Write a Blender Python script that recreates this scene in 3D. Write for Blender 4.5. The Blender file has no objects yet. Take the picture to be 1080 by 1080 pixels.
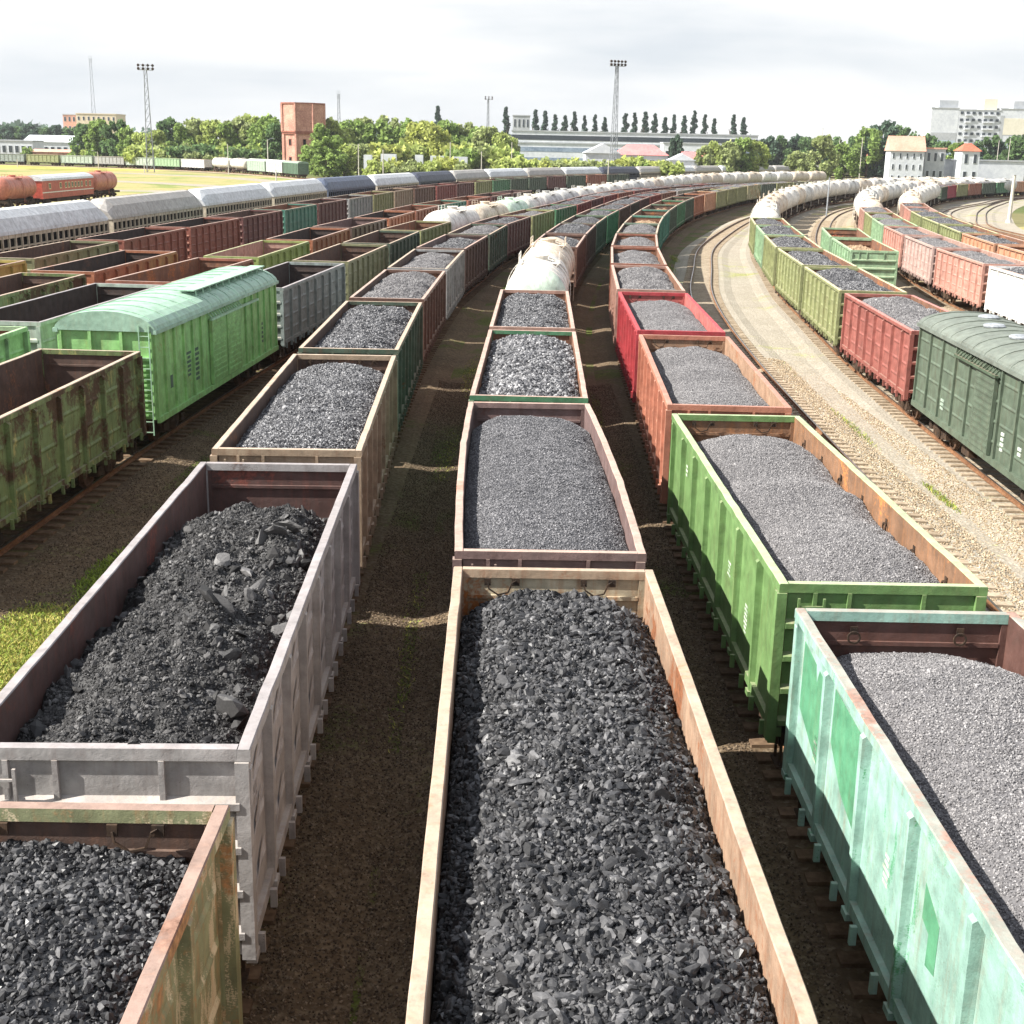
import bpy, math, random
import numpy as np
from mathutils import Vector, Matrix
random.seed(7); RNG=np.random.default_rng(11)
R=math.radians
scene=bpy.context.scene
COL=scene.collection
# ------------------------------------------------------------------ helpers
def L(c):
    o=[]
    for v in c[:3]:
        v/=255.
        o.append(v/12.92 if v<=.04045 else ((v+.055)/1.055)**2.4)
    return (o[0],o[1],o[2],1.)
class MB:
    def __init__(s): s.v=[]; s.f=[]; s.m=[]
    def add(s,vs,fs,m=0):
        n=len(s.v); s.v+= [tuple(p) for p in vs]
        for f in fs: s.f.append(tuple(i+n for i in f)); s.m.append(m)
        return s
    def box(s,x0,x1,y0,y1,z0,z1,m=0,top=None):
        vs=[(x0,y0,z0),(x1,y0,z0),(x1,y1,z0),(x0,y1,z0),(x0,y0,z1),(x1,y0,z1),(x1,y1,z1),(x0,y1,z1)]
        n=len(s.v); s.v+=vs
        for k,f in enumerate([(3,2,1,0),(4,5,6,7),(0,1,5,4),(1,2,6,5),(2,3,7,6),(3,0,4,7)]):
            s.f.append(tuple(i+n for i in f)); s.m.append(top if (k==1 and top is not None) else m)
        return s
    def bar(s,p,q,w,h=None,m=0):
        p=Vector(p);q=Vector(q);d=(q-p); l=d.length
        if l<1e-6: return s
        d/=l; h=h or w
        a=Vector((0,0,1)) if abs(d.z)<.9 else Vector((1,0,0))
        u=d.cross(a).normalized()*w/2; v=u.cross(d).normalized()*h/2
        vs=[p-u-v,p+u-v,p+u+v,p-u+v,q-u-v,q+u-v,q+u+v,q-u+v]
        return s.add(vs,[(3,2,1,0),(4,5,6,7),(0,1,5,4),(1,2,6,5),(2,3,7,6),(3,0,4,7)],m)
    def cyl(s,p,q,r,n=10,m=0,r2=None):
        p=Vector(p);q=Vector(q);d=(q-p).normalized(); r2=r if r2 is None else r2
        a=Vector((0,0,1)) if abs(d.z)<.9 else Vector((1,0,0))
        u=d.cross(a).normalized(); v=d.cross(u)
        A=[];B=[]
        for i in range(n):
            t=2*math.pi*i/n; w=u*math.cos(t)+v*math.sin(t)
            A.append(p+w*r);B.append(q+w*r2)
        fs=[(i,(i+1)%n,n+(i+1)%n,n+i) for i in range(n)]+[tuple(range(n))[::-1],tuple(range(n,2*n))]
        return s.add(A+B,fs,m)
    def lathe_y(s,prof,cx,cz,n=24,m=0,mcap=None):
        # prof: (y,r) along the y axis
        vs=[]
        for (y,r) in prof:
            for i in range(n):
                t=2*math.pi*i/n; vs.append((cx+r*math.cos(t),y,cz+r*math.sin(t)))
        fs=[];o=len(s.v)
        s.v+=vs
        for k in range(len(prof)-1):
            mm=m
            if mcap is not None and k<mcap[1]: mm=mcap[0]
            for i in range(n):
                s.f.append((o+k*n+i,o+k*n+(i+1)%n,o+(k+1)*n+(i+1)%n,o+(k+1)*n+i)); s.m.append(mm)
        s.f.append(tuple(o+i for i in range(n))[::-1]); s.m.append(mcap[0] if mcap else m)
        s.f.append(tuple(o+(len(prof)-1)*n+i for i in range(n))); s.m.append(m)
        return s
    def prism(s,poly,axis,a,b,m=0):
        # poly of 2-D points extruded along axis (0 x,1 y,2 z) from a to b
        n=len(poly)
        def mk(p,t):
            if axis==0: return (t,p[0],p[1])
            if axis==1: return (p[0],t,p[1])
            return (p[0],p[1],t)
        vs=[mk(p,a) for p in poly]+[mk(p,b) for p in poly]
        fs=[(i,(i+1)%n,n+(i+1)%n,n+i) for i in range(n)]+[tuple(range(n))[::-1],tuple(range(n,2*n))]
        return s.add(vs,fs,m)
    def mesh(s,name,mats,smooth=False):
        me=bpy.data.meshes.new(name)
        me.from_pydata([tuple(p) for p in s.v],[],s.f)
        for m in mats: me.materials.append(m)
        me.polygons.foreach_set('material_index',s.m)
        if smooth: me.polygons.foreach_set('use_smooth',[True]*len(s.f))
        me.update(); return me
def npmesh(name,V,F,mats,smooth=False,midx=None):
    me=bpy.data.meshes.new(name)
    V=np.asarray(V,np.float32);F=np.asarray(F,np.int32); k=F.shape[1]
    me.vertices.add(len(V)); me.vertices.foreach_set('co',V.ravel())
    me.loops.add(F.size); me.loops.foreach_set('vertex_index',F.ravel())
    me.polygons.add(len(F)); me.polygons.foreach_set('loop_start',np.arange(len(F),dtype=np.int32)*k)
    for m in mats: me.materials.append(m)
    if midx is not None: me.polygons.foreach_set('material_index',np.asarray(midx,np.int32))
    me.polygons.foreach_set('use_smooth',np.full(len(F),smooth))
    me.update(calc_edges=True); me.validate(); return me
def ob(name,me,parent=None,loc=(0,0,0),rz=0,mats=None):
    o=bpy.data.objects.new(name,me); COL.objects.link(o)
    o.location=loc; o.rotation_euler=(0,0,rz)
    if parent: o.parent=parent
    if mats:
        for i,m in enumerate(mats):
            if m is not None and i<len(o.material_slots):
                o.material_slots[i].link='OBJECT'; o.material_slots[i].material=m
    return o
def root(name,label,cat,loc=(0,0,0),rz=0,group=None):
    o=bpy.data.objects.new(name,None); COL.objects.link(o)
    o.location=loc; o.rotation_euler=(0,0,rz); o.empty_display_size=.3
    return tag(o,label,cat,group)
def tag(o,label,cat,group=None):
    o['label']=label; o['category']=cat
    if group: o['group']=group
    return o
def struct(o): o['kind']='structure'; return o
def stuff(o,label,cat):
    o['kind']='stuff'; o['label']=label; o['category']=cat; return o
# ------------------------------------------------------------------ materials
class NT:
    def __init__(s,name):
        s.m=bpy.data.materials.new(name); s.m.use_nodes=True
        s.t=s.m.node_tree; s.n=s.t.nodes; s.bs=s.n['Principled BSDF']
    def new(s,t,**k):
        n=s.n.new(t)
        for a,b in k.items(): setattr(n,a,b)
        return n
    def put(s,i,v):
        if hasattr(v,'is_output') : s.t.links.new(v,i)
        else: i.default_value=v
    def math(s,op,a,b=0.,c=None):
        n=s.new('ShaderNodeMath',operation=op); s.put(n.inputs[0],a); s.put(n.inputs[1],b)
        if c is not None: s.put(n.inputs[2],c)
        return n.outputs[0]
    def mix(s,f,a,b,bt='MIX'):
        n=s.new('ShaderNodeMixRGB',blend_type=bt); s.put(n.inputs[0],f); s.put(n.inputs[1],a); s.put(n.inputs[2],b); return n.outputs[0]
    def noise(s,vec,scale,detail=4.,rough=.55,dist=0.):
        n=s.new('ShaderNodeTexNoise'); n.inputs['Scale'].default_value=scale; n.inputs['Detail'].default_value=detail
        n.inputs['Roughness'].default_value=rough; n.inputs['Distortion'].default_value=dist
        if vec is not None: s.t.links.new(vec,n.inputs['Vector'])
        return n.outputs['Fac']
    def ramp(s,f,lo,hi,a=0.,b=1.):
        n=s.new('ShaderNodeMapRange'); n.clamp=True
        s.put(n.inputs[0],f); n.inputs[1].default_value=lo; n.inputs[2].default_value=hi; n.inputs[3].default_value=a; n.inputs[4].default_value=b
        return n.outputs[0]
    def vscale(s,vec,sc):
        n=s.new('ShaderNodeVectorMath',operation='MULTIPLY'); s.t.links.new(vec,n.inputs[0]); n.inputs[1].default_value=sc; return n.outputs[0]
    def pos(s,rand=True):
        tc=s.new('ShaderNodeTexCoord').outputs['Object']
        if not rand: return tc
        oi=s.new('ShaderNodeObjectInfo')
        r=s.math('MULTIPLY',oi.outputs['Random'],61.)
        n=s.new('ShaderNodeVectorMath',operation='ADD'); s.t.links.new(tc,n.inputs[0]); s.t.links.new(r,n.inputs[1]); return n.outputs[0]
    def bump(s,h,st=.3,dist=.02):
        b=s.new('ShaderNodeBump'); b.inputs['Strength'].default_value=st; b.inputs['Distance'].default_value=dist
        s.t.links.new(h,b.inputs['Height']); s.t.links.new(b.outputs[0],s.bs.inputs['Normal'])
    def out(s,col=None,rough=None,spec=None,metal=None):
        if col is not None: s.put(s.bs.inputs['Base Color'],col)
        if rough is not None: s.put(s.bs.inputs['Roughness'],rough)
        if spec is not None: s.bs.inputs['Specular IOR Level'].default_value=spec
        if metal is not None: s.bs.inputs['Metallic'].default_value=metal
        return s.m
MC={}
SATF=.74
def desat(c,f):
    g=.3*c[0]+.55*c[1]+.15*c[2]; return tuple(int(g+(v-g)*f) for v in c)
def paint(base,rust=(104,66,44),amt=.3,streak=.35,rough=.55,dust=(168,150,132),dustamt=.55,second=None,samt=.0):
    base=desat(base,SATF); second=desat(second,SATF) if second else None
    key=('p',base,rust,amt,streak,rough,dust,dustamt,second,samt)
    if key in MC: return MC[key]
    t=NT('weathered_paint'); p=t.pos()
    a=t.noise(p,.75,7,.66,.4); b=t.noise(t.vscale(p,(4.5,4.5,.35)),1.5,4,.6); c=t.noise(p,11.,5,.65); d=t.noise(p,2.7,6,.6)
    base_l=L(base); dk=tuple(x*.72 for x in base_l[:3])+(1,); lt=tuple(min(1,x*1.22+.012) for x in base_l[:3])+(1,)
    col=t.mix(t.ramp(d,.32,.68),dk,lt)
    tco=t.new('ShaderNodeTexCoord').outputs['Object']; sy=t.new('ShaderNodeSeparateXYZ'); t.t.links.new(tco,sy.inputs[0])
    oi2=t.new('ShaderNodeObjectInfo').outputs['Random']
    wn=t.new('ShaderNodeTexWhiteNoise'); wn.noise_dimensions='2D'; cv=t.new('ShaderNodeCombineXYZ'); t.t.links.new(t.math('FLOOR',t.math('MULTIPLY',t.math('ADD',sy.outputs[1],6.37),.628)),cv.inputs[0]); t.t.links.new(oi2,cv.inputs[1]); t.t.links.new(cv.outputs[0],wn.inputs['Vector'])
    col=t.mix(t.ramp(wn.outputs['Value'],0,1,0,.32),col,tuple(x*.62 for x in base_l[:3])+(1,))
    e=t.noise(t.vscale(p,(1.,1.,2.2)),34.,4,.7); f=t.noise(p,1.9,8,.72,.5)
    col=t.mix(t.ramp(t.math('ADD',f,t.math('MULTIPLY',t.math('SUBTRACT',e,.5),.35)),.49,.73,0,.2 if min(base)>150 else .38),col,L((62,56,50)))
    if second: col=t.mix(t.ramp(t.math('ADD',t.noise(t.vscale(p,(2.2,2.2,.8)),1.1,8,.7,.4),t.math('MULTIPLY',t.math('SUBTRACT',e,.5),.35)),.62-samt*.3,.65-samt*.3),col,L(second))
    rl=L(rust); rcol=t.mix(t.ramp(c,.3,.7),tuple(x*.5 for x in rl[:3])+(1,),tuple(min(1,x*1.35) for x in rl[:3])+(1,))
    th=.78-amt*.45
    ma=t.ramp(t.math('ADD',a,t.math('MULTIPLY',t.math('SUBTRACT',c,.5),.28)),th,th+.09)
    mb=t.math('MULTIPLY',t.ramp(t.math('ADD',b,t.math('MULTIPLY',t.math('SUBTRACT',c,.5),.2)),.5,.78),streak)
    mc=t.ramp(t.math('ADD',e,t.math('MULTIPLY',t.math('SUBTRACT',a,.5),.5)),.655,.72,0,.75)
    m=t.math('MAXIMUM',t.math('MAXIMUM',ma,mb),mc)
    col=t.mix(m,col,rcol)
    g=t.new('ShaderNodeNewGeometry'); sp=t.new('ShaderNodeSeparateXYZ'); t.t.links.new(g.outputs['Normal'],sp.inputs[0])
    up=t.math('MULTIPLY',t.ramp(sp.outputs[2],.55,.95),t.math('MULTIPLY',t.ramp(c,.25,.65),dustamt))
    col=t.mix(up,col,L(dust))
    t.bump(t.math('ADD',t.math('ADD',t.math('MULTIPLY',c,.5),t.math('MULTIPLY',e,.25)),t.math('MULTIPLY',d,1.6)),.3,.03)
    MC[key]=t.out(col,t.ramp(m,0,1,rough,.9),.35); return MC[key]
def plain(name,c1,c2,scale=6.,rough=.8,spec=.3,bump=.2,rand=True,metal=0.):
    key=('f',name)
    if key in MC: return MC[key]
    t=NT(name); p=t.pos(rand); a=t.noise(p,scale,6,.62); b=t.noise(p,scale*.17,3,.5)
    col=t.mix(t.ramp(t.math('ADD',a,t.math('MULTIPLY',t.math('SUBTRACT',b,.5),.8)),.3,.7),L(c1),L(c2))
    if bump: t.bump(a,bump,.03)
    MC[key]=t.out(col,rough,spec,metal); return MC[key]
def rockmat(name,c1,c2,r0,r1,spec=.5,fine=30.):
    t=NT(name); g=t.new('ShaderNodeNewGeometry'); r=g.outputs['Random Per Island']
    p=t.pos(False); n=t.noise(p,fine,4,.6)
    w=t.math('POWER',r,2.2)
    col=t.mix(w,L(c1),L(c2)); col=t.mix(t.ramp(n,.3,.7,0,.5),col,L(c1))
    big=t.noise(p,.55,3,.5)
    col=t.mix(t.ramp(big,.35,.7,0,.35),col,L(c1))
    rr=t.math('FRACT',t.math('MULTIPLY',r,7.31))
    t.bump(n,.35,.01)
    return t.out(col,t.ramp(rr,0,1,r0,r1),spec)
M_under=plain('underframe_grime',(34,27,22),(78,60,46),5.,.85)
M_wheel=plain('wheel_steel',(52,38,30),(96,72,55),9.,.7)
M_rail_side=plain('rail_rust',(92,62,42),(132,96,68),7.,.8)
M_rail_top=plain('rail_running_surface',(120,112,104),(165,158,150),4.,.32,.5,.0,True,.8)
M_sleeper=plain('concrete_sleeper',(128,112,92),(176,160,138),8.,.9)
M_sleeper_dk=plain('dusty_sleeper',(84,66,50),(124,102,80),8.,.9)
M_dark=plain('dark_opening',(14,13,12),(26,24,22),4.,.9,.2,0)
M_white=plain('white_marking',(205,205,196),(228,226,216),9.,.7,.3,0)
M_conc=plain('pale_concrete',(176,170,160),(206,200,188),6.,.9)
M_steel=plain('galvanised_steel',(120,124,128),(160,164,168),6.,.5,.5)
M_bark=plain('bark',(60,48,38),(96,80,64),6.,.95)
I_brown=paint((92,66,54),(122,84,62),.45,.5,.8,(150,128,112),.3)
I_dark=paint((64,50,44),(92,66,52),.4,.4,.85,(120,104,92),.3)
I_rust=paint((124,80,56),(150,98,62),.5,.5,.8,(170,138,112),.3)
I_cream=paint((180,164,132),(150,92,48),.55,.8,.65,(180,160,136),.4)
I_mauve=paint((112,84,80),(96,66,58),.4,.4,.75,(160,140,130),.35)
I_wood=paint((158,122,92),(126,80,52),.6,.85,.8,(170,146,120),.3)
I_pink=paint((168,128,112),(130,84,64),.4,.5,.8,(190,160,140),.3)
RIM_tan=paint((172,148,126),(140,98,70),.45,.4,.75,(200,180,158),.5)
RIM_pink=paint((174,140,124),(150,104,84),.4,.35,.7,(200,174,158),.4)
RIM_wood=paint((164,142,120),(140,94,62),.42,.6,.75,(190,168,144),.5)
RIM_grey=paint((150,142,142),(120,96,86),.3,.3,.6,(172,164,160),.4)
# ------------------------------------------------------------------ tracks
class Track:
    def __init__(s,pts):
        P=np.array(pts,float)
        P=np.vstack([2*P[0]-P[1],P,2*P[-1]-P[-2]])
        out=[]
        for i in range(1,len(P)-2):
            p0,p1,p2,p3=P[i-1:i+3]
            # centripetal-like tangents
            d0=np.linalg.norm(p1-p0)**.5;d1=np.linalg.norm(p2-p1)**.5;d2=np.linalg.norm(p3-p2)**.5
            m1=(p1-p0)/d0-(p2-p0)/(d0+d1)+(p2-p1)/d1; m2=(p2-p1)/d1-(p3-p1)/(d1+d2)+(p3-p2)/d2
            m1*=d1;m2*=d1
            n=max(2,int(np.linalg.norm(p2-p1)/.7))
            for t in np.linspace(0,1,n,endpoint=False):
                t2=t*t;t3=t2*t
                out.append((2*t3-3*t2+1)*p1+(t3-2*t2+t)*m1+(-2*t3+3*t2)*p2+(t3-t2)*m2)
        out.append(P[-2]); s.p=np.array(out)
        for _ in range(14): # smooth
            q=s.p.copy(); q[1:-1]=.5*s.p[1:-1]+.25*(s.p[:-2]+s.p[2:]); s.p=q
        s.s=np.concatenate([[0],np.cumsum(np.linalg.norm(np.diff(s.p,axis=0),axis=1))]); s.len=s.s[-1]
    def at(s,a): return np.array([np.interp(a,s.s,s.p[:,0]),np.interp(a,s.s,s.p[:,1])])
    def dir(s,a):
        d=s.at(a+.6)-s.at(a-.6); return d/np.linalg.norm(d)
    def sY(s,Y): return float(s.s[int(np.argmin(np.abs(s.p[:,1]-Y)))]) if s.p[-1,1]<s.p[0,1] else float(np.interp(Y,s.p[:,1],s.s))
    def place(s,a,half):
        p=s.at(a-half);q=s.at(a+half);c=(p+q)/2;d=q-p
        return (c[0],c[1],0),math.atan2(-d[0],d[1])
TR={
'A':Track([(-4.1,-14),(-4.2,8),(-4.7,25),(-5.2,39.5),(-5.4,54),(-5.2,67.7),(-4.7,83),(-3.6,95.5),(-2.0,112),(-.3,122.5),(2.0,135),(4.9,149),(9.6,176),(14.2,197),(19.5,215.5),(24.5,230),(36,258),(52,290),(70,318)]),
'B':Track([(.9,-14),(.85,8.3),(.65,20),(.4,33),(.6,46.7),(.8,58.6),(1.4,72),(2.4,86),(4.4,106),(7.1,127),(12,157),(15.6,177),(19.2,193.5),(23.6,209),(34,238),(48,268),(64,296)]),
'C':Track([(5.8,-14),(5.6,18),(5.45,31),(5.9,46.5),(6.2,60),(6.9,74.3),(8.0,89.6),(9.7,106),(13,131),(18,160),(24.7,191),(33.1,221),(41.6,249.6),(52,275),(66,302),(84,328)]),
'CE':Track([(9.3,-14),(9.9,12),(10.15,27),(10.35,42),(10.8,58),(11.7,76),(13.2,93),(15.6,110),(19.3,134.5),(25.9,164),(33.5,193.5),(38.5,209.5),(50,240),(66,272),(86,300)]),
'E':Track([(14.2,-14),(14.7,10),(15.2,25),(15.8,41),(16.3,52),(16.9,63),(18.0,76),(19.2,90),(21.2,106),(25,133.5),(33.7,176),(45.8,219.5),(60,260),(76,296),(98,330),(126,360)]),
'F':Track([(19.4,-5),(20.2,30),(21.4,58),(23.8,87),(26.1,104),(29,120),(36.5,158),(52.4,219),(66,255),(84,290),(108,322)]),
'G':Track([(27.2,20),(28.2,50),(29.1,71),(29.7,80),(30.8,92),(32.6,106),(34.6,119),(38,137),(45.7,173),(54.5,208),(68.8,249),(84,285),(106,320),(136,352)]),
'H':Track([(33,40),(34.6,70),(35.8,87),(37,98),(38.8,110.5),(41,123),(44.6,142.5),(51,170.5),(59.5,202),(66.5,222),(78,254),(93,290),(110,320),(135,355),(170,390)]),
'D':Track([(-13.9,-10),(-13.5,20),(-12.9,39),(-11.9,56),(-10.8,70),(-9.8,84.5),(-8.7,99),(-7.2,111),(-5,122),(-2.5,133),(1.5,156),(6.8,180.5),(13.8,209.6),(23.6,249),(36.6,296),(50.7,335),(66,366),(84,394),(112,428),(150,460)]),
'K1':Track([(-18.6,20),(-18,45),(-17.1,58),(-16,71),(-15,87),(-14,102),(-12.7,114),(-10.4,137),(-7,158),(-2.5,182),(3,206),(11,236)]),
'K2':Track([(-23,20),(-22.4,50),(-21.8,63),(-21.1,76),(-20.3,92)]),
'K3':Track([(-28,40),(-27.1,66),(-26.4,82),(-25.5,98),(-24.4,113),(-23.3,127),(-22,143),(-20.6,156),(-18.9,174),(-17,191.5),(-14,209),(-9.5,233),(-3,262),(6,292),(18,322),(34,352)]),
'Lr':Track([(-38.5,50),(-37.8,72),(-36.9,90),(-35.6,113),(-34,138),(-31.5,166),(-27.6,198),(-22.6,226),(-16.5,256),(-8,292),(4,326),(18,359),(33,388),(48,420),(66,456),(92,500),(124,548),(170,600),(230,655)]),
'Fi':Track([(-73,120),(-70.5,160),(-70,178),(-69.6,200),(-69.2,222),(-67,252),(-60,300)]),
'Fg':Track([(-300,480),(-230,478),(-185,470),(-134,453),(-99,427),(-78,400),(-60,368),(-44,330)]),
'R1':Track([(60,150),(65,185),(72.5,224),(83,252),(100,285),(117,318),(150,356)]),
'R2':Track([(62,140),(65,170),(67.5,190),(77.5,221.5),(86,245),(100,278),(128,333),(160,366)]),
}
# ------------------------------------------------------------------ ground and rails
def ribbon(tr,offs,zs,step=2.,a=0,b=None):
    b=tr.len if b is None else b
    ss=np.arange(a,b,step); V=[];F=[]; n=len(offs)
    for i,x in enumerate(ss):
        p=tr.at(x);d=tr.dir(x)
        for o,z in zip(offs,zs): V.append((p[0]+d[1]*o,p[1]-d[0]*o,z))
    for i in range(len(ss)-1):
        for k in range(n-1): F.append((i*n+k,i*n+k+1,(i+1)*n+k+1,(i+1)*n+k))
    return V,F
def groundmat(name,dark,mid,light,green,gamt,gscale=.12,pebble=9.,lightamt=.5):
    t=NT(name); p=t.pos(False)
    a=t.noise(p,.35,7,.62); b=t.noise(p,pebble,3,.7); c=t.noise(p,gscale,5,.6,.5)
    vo=t.new('ShaderNodeTexVoronoi'); vo.inputs['Scale'].default_value=pebble*1.6; t.t.links.new(p,vo.inputs['Vector'])
    sepc=t.new('ShaderNodeSeparateColor'); t.t.links.new(vo.outputs['Color'],sepc.inputs[0])
    col=t.mix(t.ramp(a,.35,.65),L(dark),L(mid))
    col=t.mix(t.math('MULTIPLY',t.ramp(sepc.outputs[0],.45,1.),lightamt),col,L(light))
    col=t.mix(t.ramp(b,.35,.62,0.,.55),L(dark),col)
    if gamt: 
        gm=t.math('MULTIPLY',t.ramp(t.math('ADD',c,t.math('MULTIPLY',t.math('SUBTRACT',b,.5),.25)),.66-gamt*.3,.74-gamt*.3),.85)
        col=t.mix(gm,col,t.mix(t.ramp(b,.35,.65),L(tuple(x*.6 for x in green)),L(green)))
    t.bump(t.math('ADD',b,vo.outputs['Distance']),.6,.05)
    return t.out(col,.95,.15)
G_yard=groundmat('coal_dusted_soil',(92,78,61),(138,118,93),(178,162,138),(96,110,46),.56,.16)
G_ball=groundmat('dusty_ballast',(86,72,56),(136,117,92),(178,162,138),(96,106,50),.3,.2,7.)
G_tan=groundmat('tan_ballast',(146,132,112),(186,171,148),(214,202,182),(150,150,84),.25,.14,7.,.6)
G_path=groundmat('pale_gravel',(140,132,118),(182,173,158),(210,202,190),(166,166,104),.24,.13,6.,.6)
G_grass=groundmat('meadow',(142,134,88),(182,170,122),(210,198,146),(132,150,78),.46,.045,2.,.5)
G_far=groundmat('distant_ground',(104,100,66),(140,130,92),(160,150,112),(92,108,54),.5,.012,.6,.3)
# one sheet to the horizon, finer near the yard
gs=MB(); gx=[-5000,-1200,-300,-45,62,300,1200,5000]; gy=[-300,-40,160,480,900,2000,6000]
gv=[(x,y,-.16) for y in gy for x in gx]; gf=[];gm=[]
for j in range(len(gy)-1):
    for i in range(len(gx)-1):
        gf.append((j*8+i,j*8+i+1,(j+1)*8+i+1,(j+1)*8+i)); gm.append(0 if (gx[i]>=-45 and gx[i+1]<=62 and gy[j+1]<=480) else 1)
gs.v=gv;gs.f=gf;gs.m=gm
struct(ob('ground',gs.mesh('ground',[G_yard,G_far])))
def sheet(name,pts,z,mat,sub=1):
    m=MB(); m.add([(x,y,z) for x,y in pts],[tuple(range(len(pts)))]); return struct(ob(name,m.mesh(name,[mat])))
sheet('meadow',[(-330,150),(-60,120),(-46,150),(-42,230),(-34,290),(-60,372),(-105,422),(-190,465),(-330,474)],-.15,G_grass)
G_flow=groundmat('yellow_flower_ground',(158,150,84),(200,180,92),(224,202,108),(136,146,70),.55,.07,2.,.6)
t_=TR['Fg']; V,F=ribbon(t_,[2.4,44],[-.14,-.14],4.,0,t_.sY(410) if False else t_.len*.62)
o=ob('flower_ground',npmesh('flower_ground',V,F,[G_flow])); stuff(o,'yellow flowering weeds in front of the distant gondola row','weeds')
# dirt tracks across the meadow
for k,pts in enumerate([[(-300,300),(-180,290),(-110,262),(-62,262),(-44,250)],[(-300,350),(-200,352),(-120,330),(-70,300),(-46,268)],[(-120,395),(-84,372),(-56,330),(-36,290)]]):
    V,F=ribbon(Track(pts),[-4.5,4.5],[-.142,-.142],3.); struct(ob('dirt_road',npmesh('dirt_road',V,F,[G_path])))
sheet('grass_field',[(60,120),(66,170),(74,196),(90,214),(150,236),(300,250),(300,80),(120,60)],-.15,G_grass)
V,F=ribbon(TR['CE'],[1.9,4.0],[-.13,-.13]); 
def between(a,b,z,y0,y1,oa,obb,n=90):
    V=[];F=[]
    for i in range(n):
        Y=y0+(y1-y0)*i/(n-1)
        sa,sb=a.sY(Y),b.sY(Y); pa=a.at(sa);pb=b.at(sb); da=a.dir(sa); db=b.dir(sb)
        for k in range(5):
            f=k/4; A=(pa[0]+da[1]*oa,pa[1]-da[0]*oa);B=(pb[0]-db[1]*obb,pb[1]+db[0]*obb)
            V.append((A[0]*(1-f)+B[0]*f,A[1]*(1-f)+B[1]*f,z))
    for i in range(n-1):
        for k in range(4): F.append((i*5+k,i*5+k+1,(i+1)*5+k+1,(i+1)*5+k))
    return V,F
V,F=between(TR['CE'],TR['E'],-.12,-5,230,-1.2,-1.0); struct(ob('gravel_path',npmesh('gravel_path',V,F,[G_path])))
V,F=between(TR['E'],TR['H'],-.125,20,240,1.0,-3.0); struct(ob('gravel_yard',npmesh('gravel_yard',V,F,[G_tan])))
V,F=between(TR['H'],TR['R2'],-.122,140,330,2.5,-5); struct(ob('gravel_verge',npmesh('gravel_verge',V,F,[G_path])))
sl=MB(); sl.prism([(-1.35,-.1),(1.35,-.1),(1.35,.06),(.95,.07),(.55,.02),(-.55,.02),(-.95,.07),(-1.35,.06)],1,-.13,.13)
ME_SL=sl.mesh('sleeper',[M_sleeper]); ME_SLD=sl.mesh('sleeper_dusty',[M_sleeper_dk])
TN={'A':'dark dusty','B':'dark dusty middle','C':'dark dusty','CE':'empty curved','E':'tan ballasted'}
def railtrack(k,ball,ind=(0,0),slm=0,n0=0,clear=False):
    tr=TR[k]
    V,F=ribbon(tr,[-2.5,-1.75,1.75,2.5],[-.15,0,0,-.15])
    r=struct(ob('railway_track',npmesh('railway_track',V,F,[ball])))
    for sd in (-1,1):
        V=[];F=[];mi=[]
        prof=[(-.065,.05),(-.065,.075),(-.012,.1),(-.012,.155),(-.036,.168),(-.036,.198),(.036,.198),(.036,.168),(.012,.155),(.012,.1),(.065,.075),(.065,.05)]
        V,F=ribbon(tr,[sd*.76+q[0] for q in prof],[q[1] for q in prof],2.)
        mi=[1 if (i%(len(prof)-1))==5 else 0 for i in range(len(F))]
        ob('rail',npmesh('rail',V,F,[M_rail_side,M_rail_top],midx=mi),r)
    me=(ME_SL,ME_SLD)[slm]
    far=MB(); a=0
    step=.62 if k in('A','B','C','CE','E','D') else .7
    ss=np.arange(1,tr.len-1,step); cnt=0
    vv=[];ff=[]
    base=np.array([v.co[:] for v in me.vertices]); polys=[tuple(p.vertices) for p in me.polygons]
    for x in ss:
        p=tr.at(x);d=tr.dir(x); rz=math.atan2(-d[0],d[1])
        if ind[0]<=p[1]<=ind[1] and cnt<100:
            cnt+=1; o=ob('sleeper',me,r,(p[0],p[1],0),rz+random.uniform(-.02,.02)); continue
        if p[1]>200 or p[1]<ind[0]: continue
        c,s_=math.cos(rz),math.sin(rz)
        B=base.copy(); X=B[:,0]*c-B[:,1]*s_+p[0]; Y=B[:,0]*s_+B[:,1]*c+p[1]
        n=len(vv); vv+= list(zip(X,Y,B[:,2])); ff+=[tuple(i+n for i in q) for q in polys]
    if vv:
        m=bpy.data.meshes.new('sleeper_run'); m.from_pydata(vv,[],ff); m.materials.append(me.materials[0])
        o=ob('sleeper_run',m,r); o['kind']='stuff'
    return r
for k,ba,ind,sm in [('A',G_ball,(8,60),1),('B',G_ball,(8,60),1),('C',G_ball,(10,60),1),('CE',G_path,(24,84),0),('E',G_path,(30,88),0),('D',G_ball,(14,66),1),
                 ('F',G_tan,(110,170),0),('G',G_tan,(60,60),0),('H',G_tan,(60,60),0),('K1',G_ball,(40,40),1),('R1',G_path,(150,150),0),('R2',G_path,(150,150),0),('K3',G_ball,(60,60),1),('K2',G_ball,(40,40),1),('Lr',G_ball,(60,60),1),('Fi',G_tan,(120,120),1),('Fg',G_tan,(300,300),1)]:
    railtrack(k,ba,ind,sm)
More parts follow.
